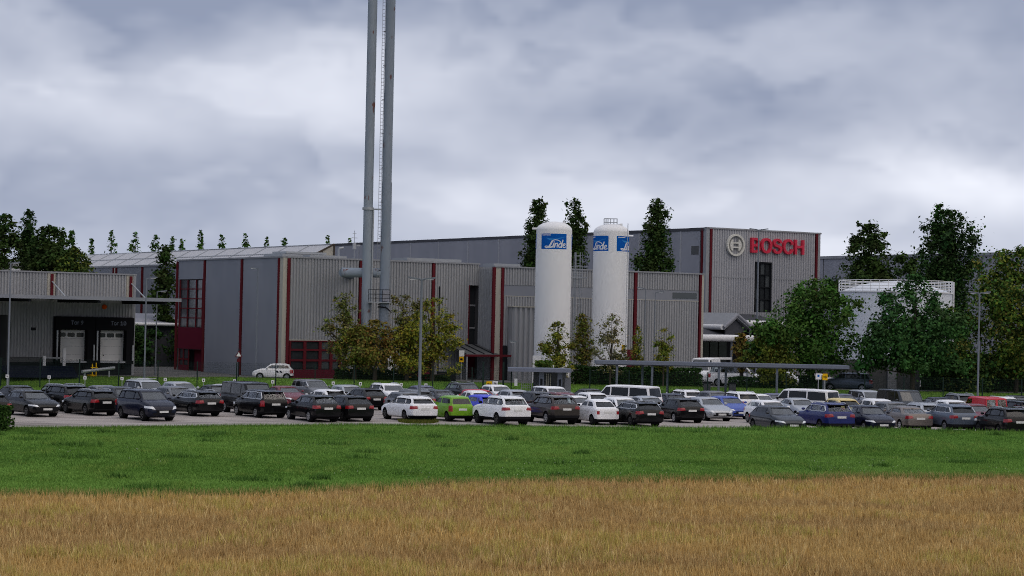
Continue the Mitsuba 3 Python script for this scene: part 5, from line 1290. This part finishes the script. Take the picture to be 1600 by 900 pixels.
tree(6.3, 179, 6.7, 1.3, n=3800, size=.22, cols=RUST[1:3] + OLIVE, shape='vase', label='brownish young tree between the two white tanks', group=YT, seed=82, base=1.0, clumps=24)
tree(8.6, 177, 6.8, 1.9, n=2300, size=.20, cols=BARE, shape='vase', label='airy half bare young tree in front of the right white tank', group=YT, seed=83, base=1.2, clumps=34, gap=1.0, boughs=22, trunk=.10)
tree(11.0, 178, 5.7, .75, n=1700, size=.20, cols=YELLOW[1:] + OLIVE, shape='poplar', label='narrow yellowish young tree right of the right white tank', group=YT, seed=84, base=1.2, clumps=16, trunk=.09)
tree(13.2, 177, 5.6, 1.25, n=2000, size=.20, cols=OLIVE + YELLOW[:1], shape='vase', label='thin yellow green young tree, rightmost before the ribbed wing', group=YT, seed=85, base=1.3, clumps=20, gap=1.0, trunk=.09, boughs=10)


def hedge(x0, x1, y0, y1, z0, z1, n, cols, label, size=.17, round_=.25, name='hedge', cat_='hedge'):
    rr = np.random.default_rng(int(abs(x0 * 77 + y0)))
    t = thing(name, label, cat_)
    q = rr.uniform(0, 1, (n, 3))
    f = rr.integers(0, 4, n)            # most leaves on the clipped faces
    q[f == 0, 1] = rr.uniform(0, .08, (f == 0).sum()); q[f == 1, 2] = rr.uniform(.9, 1.02, (f == 1).sum())
    C = np.c_[x0 + (x1 - x0) * q[:, 0], y0 + (y1 - y0) * q[:, 1], z0 + (z1 - z0) * q[:, 2]]
    b = .22 * (meshkit.fbm(C * np.array([.7, .7, 1.1]), 3, 4) - .5)
    C[:, 1] += b * 2; C[:, 2] += b * (C[:, 2] - z0) / (z1 - z0) * 1.6
    e = np.minimum(C[:, 0] - x0, x1 - C[:, 0]) < round_ * rr.uniform(0, 1, n)
    C = C[~(e & (C[:, 2] > z1 - .5))]
    m, c = leaves(C, size, cols, rr=rr)
    part(t, 'foliage', m, 'm_leaf', color=c)
    part(t, 'branches', box(x0 + .3, x1 - .3, (y0 + y1) / 2 - .2, (y0 + y1) / 2 + .2, z0, z1 - .35), 'm_bark')


hedge(5.3, 16.7, 177.5, 179.2, .15, 2.0, 12000, DEEP, 'tall clipped dark green hedge behind the long shelter')
hedge(18.9, 24.9, 178, 179, .15, 1.25, 5000, DEEP, 'low clipped hedge in front of the white cars under the shelter')
hedge(25.2, 27.6, 179, 180.5, .15, 1.5, 2600, DEEP, 'rounded bush hedge left of the dark blue people carrier')
hedge(-15.4, -8.0, 178.6, 179.8, .1, 1.25, 6500, DARK, 'low dark hedge under the autumn trees')
hedge(37.9, 54.0, 189.5, 191.5, .15, 3.6, 14000, DEEP, 'tall dark hedge under the trees at the right', size=.22)
hedge(-8.0, -5.2, 179.2, 180.2, .1, .9, 1800, DARK, 'short end of low hedge right of the lamp post')
hedge(2.0, 3.6, 172.0, 174.5, -.2, 2.45, 2500, OLIVE[2:] + GREEN[:1], 'green shrub rising behind the kiosk roof', name='shrub', cat_='shrub')
hedge(-26.2, -24.45, 99.6, 101.4, -.1, 1.15, 3600, [(.040, .085, .020), (.055, .105, .026), (.030, .065, .016)], 'tall green weeds at the left edge before the car park', size=.16, name='weed_bush', cat_='weeds')

# ---------------------------------------------------------------- corn field, grass, flowers
def blades(X, Y, h, w, lean, cols, lift=0., rr=rng, jit=.25):
    n = len(X)
    Z = z_ground(X, Y) + lift
    a = rr.uniform(0, 2 * np.pi, n); la = rr.uniform(0, 2 * np.pi, n); l = lean * rr.uniform(.1, 1, n) * h
    dx, dy = np.cos(a) * w / 2, np.sin(a) * w / 2
    v = np.stack([np.stack([X - dx, Y - dy, Z], -1), np.stack([X + dx, Y + dy, Z], -1), np.stack([X + np.cos(la) * l, Y + np.sin(la) * l, Z + h], -1)], 1).reshape(-1, 3)
    col = cols * rr.uniform(1 - jit, 1 + jit, (n, 1))
    return trimesh.Trimesh(v, np.arange(3 * n).reshape(-1, 3), process=False), np.clip(np.repeat(col, 3, 0), 0, 1)


def scatter(n, y0, y1, lo, hi, half=.30, extra=4, rr=rng, power=1.0):
    """points between two boundary curves inside the view's wedge and a little beyond, denser where near"""
    Y = y0 + (y1 - y0) * rr.uniform(0, 1, n) ** power
    X = rr.uniform(-1, 1, n) * (Y * half + extra)
    ok = (Y > lo(X)) & (Y < hi(X))
    return X[ok], Y[ok]


X0, Y0 = scatter(62000, 43, 90, const(40.), lambda x: y_field(x) + .25 * np.sin(x * 2.1) + .2 * np.sin(x * 5.3), power=1.2)
f1 = meshkit.fbm(np.stack([X0 * .10, Y0 * .30, 0 * X0], -1), 3, 41); f2 = meshkit.fbm(np.stack([X0 * .45, Y0 * .6, 0 * X0], -1), 3, 43)
straw = np.array([.62, .430, .165]); pale = np.array([.70, .53, .245]); brown = np.array([.53, .360, .155]); greeny = np.array([.54, .45, .135])
t = smooth(.36, .66, f1)[:, None]
col = straw * (1 - t) + brown * t
u_ = rng.uniform(0, 1, len(X0))
col = np.where((smooth(.54, .64, f2) * u_ > .45)[:, None], greeny, col)
col = np.where((rng.uniform(0, 1, len(X0)) > .86)[:, None], pale, col) * rng.uniform(.86, 1.14, (len(X0), 1))
m_ = 9
X = np.repeat(X0, m_) + rng.normal(size=len(X0) * m_) * .055; Y = np.repeat(Y0, m_) + rng.normal(size=len(X0) * m_) * .075
h = np.repeat(.20 + .15 * rng.uniform(0, 1, len(X0)) + .20 * (f2 - .5), m_) * rng.uniform(.6, 1.15, len(X))
m, c = blades(X, Y, np.clip(h, .08, .5), rng.uniform(.022, .046, len(X)), .55, np.repeat(col, m_, 0))
single('corn_stubble', m, 'm_straw', 'ripe straw coloured corn covering the foreground field', 'corn', kind='stuff', color=c)
# taller stalks standing out
X, Y = scatter(900, 44, 88, const(40.), y_field)
m, c = blades(X, Y, rng.uniform(.38, .62, len(X)), rng.uniform(.018, .03, len(X)), .7, np.tile(pale, (len(X), 1)))
single('tall_stalk', m, 'm_straw', 'single taller pale stalks standing out of the corn', 'stalks', kind='stuff', color=c)

X, Y = scatter(760000, 60, 123, y_field, lambda x: y_lot(x) - .1, half=.27, power=1.05)
f1 = meshkit.fbm(np.stack([X * .05, Y * .22, 0 * X], -1), 4, 51); f2 = meshkit.fbm(np.stack([X * .8, Y * .45, 0 * X], -1), 3, 53)
ga, gb, gc = np.array([.112, .222, .042]), np.array([.172, .305, .064]), np.array([.205, .310, .070])
t = smooth(.34, .64, f1)[:, None]
col = ga * (1 - t) + gb * t
col = np.where((smooth(.60, .68, f2))[:, None] * rng.uniform(0, 1, (len(X), 1)) > .5, gc, col)
h = (.045 + .075 * rng.uniform(0, 1, len(X))) * (.75 + .5 * smooth(.5, .75, f2))
m, c = blades(X, Y, h, rng.uniform(.018, .034, len(X)), .9, col)
single('meadow_grass', m, 'm_grass', 'short green grass of the meadow', 'grass', kind='stuff', color=c)
# darker coarse tufts of weeds
P0, P1 = scatter(85, 66, 118, y_field, lambda x: y_lot(x) - 1.5, half=.26)
k = rng.integers(60, 170, len(P0)); sg_ = rng.uniform(.12, .42, len(P0))
X = np.repeat(P0, k) + rng.normal(size=k.sum()) * np.repeat(sg_ * 1.5, k); Y = np.repeat(P1, k) + rng.normal(size=k.sum()) * np.repeat(sg_, k)
ok = (Y < y_lot(X) - .3) & (Y > y_field(X)); X, Y = X[ok], Y[ok]
m, c = blades(X, Y, rng.uniform(.10, .30, len(X)), rng.uniform(.03, .06, len(X)), 1.0, np.tile([.088, .180, .040], (len(X), 1)))
single('weed_tufts', m, 'm_grass', 'darker coarse tufts scattered over the meadow', 'weeds', kind='stuff', color=c)
# clover and daisies: loose drifts of small white heads
X, Y = scatter(5200, 66, 100, lambda x: y_field(x) + .8, lambda x: y_lot(x) - 14, half=.26)
f1 = meshkit.fbm(np.stack([X * .22, Y * .12, 0 * X], -1), 3, 61)
ok = f1 > .60; X, Y = X[ok], Y[ok]
C = np.stack([X, Y, z_ground(X, Y) + rng.uniform(.13, .22, len(X))], -1)
m, c = leaves(C, .034, [(.50, .52, .42), (.42, .45, .34)], up=2)
single('white_flowers', m, 'm_grass', 'drifts of small white meadow flowers', 'flowers', kind='stuff', color=c)
# ragged grass along field edge, kerb and bank
X = rng.uniform(-32, 34, 60000); Y = y_field(X) + rng.normal(size=len(X)) * .35 + .15
m1, c1 = blades(X, Y, rng.uniform(.15, .42, len(X)), rng.uniform(.014, .028, len(X)), .7, np.where(rng.uniform(0, 1, (len(X), 1)) > .45, [.125, .235, .045], [.50, .40, .16]))
X = rng.uniform(-34, 36, 30000); Y = y_lot(X) - np.abs(rng.normal(size=len(X))) * .45 - .1
m2, c2 = blades(X, Y, rng.uniform(.08, .24, len(X)), rng.uniform(.018, .032, len(X)), .8, np.tile([.125, .235, .046], (len(X), 1)))
v = np.vstack([m1.vertices, m2.vertices]); single('edge_grass', trimesh.Trimesh(v, np.arange(len(v)).reshape(-1, 3), process=False), 'm_grass', 'ragged grass along the field edge and the kerb', 'grass', kind='stuff', color=np.vstack([c1, c2]))
X = rng.uniform(-50, 52, 120000); Y = rng.uniform(LOT1 + .3, BANK1, len(X))
m, c = blades(X, Y, rng.uniform(.05, .14, len(X)), rng.uniform(.03, .05, len(X)), .9, np.where(rng.uniform(0, 1, (len(X), 1)) > .5, [.150, .250, .045], [.120, .215, .038]))
single('bank_grass', m, 'm_grass', 'mown grass on the bank behind the car park', 'grass', kind='stuff', color=c)
# grass island round the foot of the near lamp post
a = rng.uniform(0, 2 * np.pi, 5000); q = np.sqrt(rng.uniform(0, 1, 5000))
X, Y = -5.2 + 1.15 * q * np.cos(a), 117.3 + 2.2 * q * np.sin(a)
m, c = blades(X, Y, rng.uniform(.06, .22, 5000), rng.uniform(.02, .04, 5000), .9, np.where(rng.uniform(0, 1, (5000, 1)) > .5, [.085, .115, .022], [.14, .13, .035]))
single('island_grass', m, 'm_grass', 'tufted grass island round the foot of the lamp post in the front row', 'grass', kind='stuff', color=c)
scene = {k: v for k, v in scene.items() if v is not None}
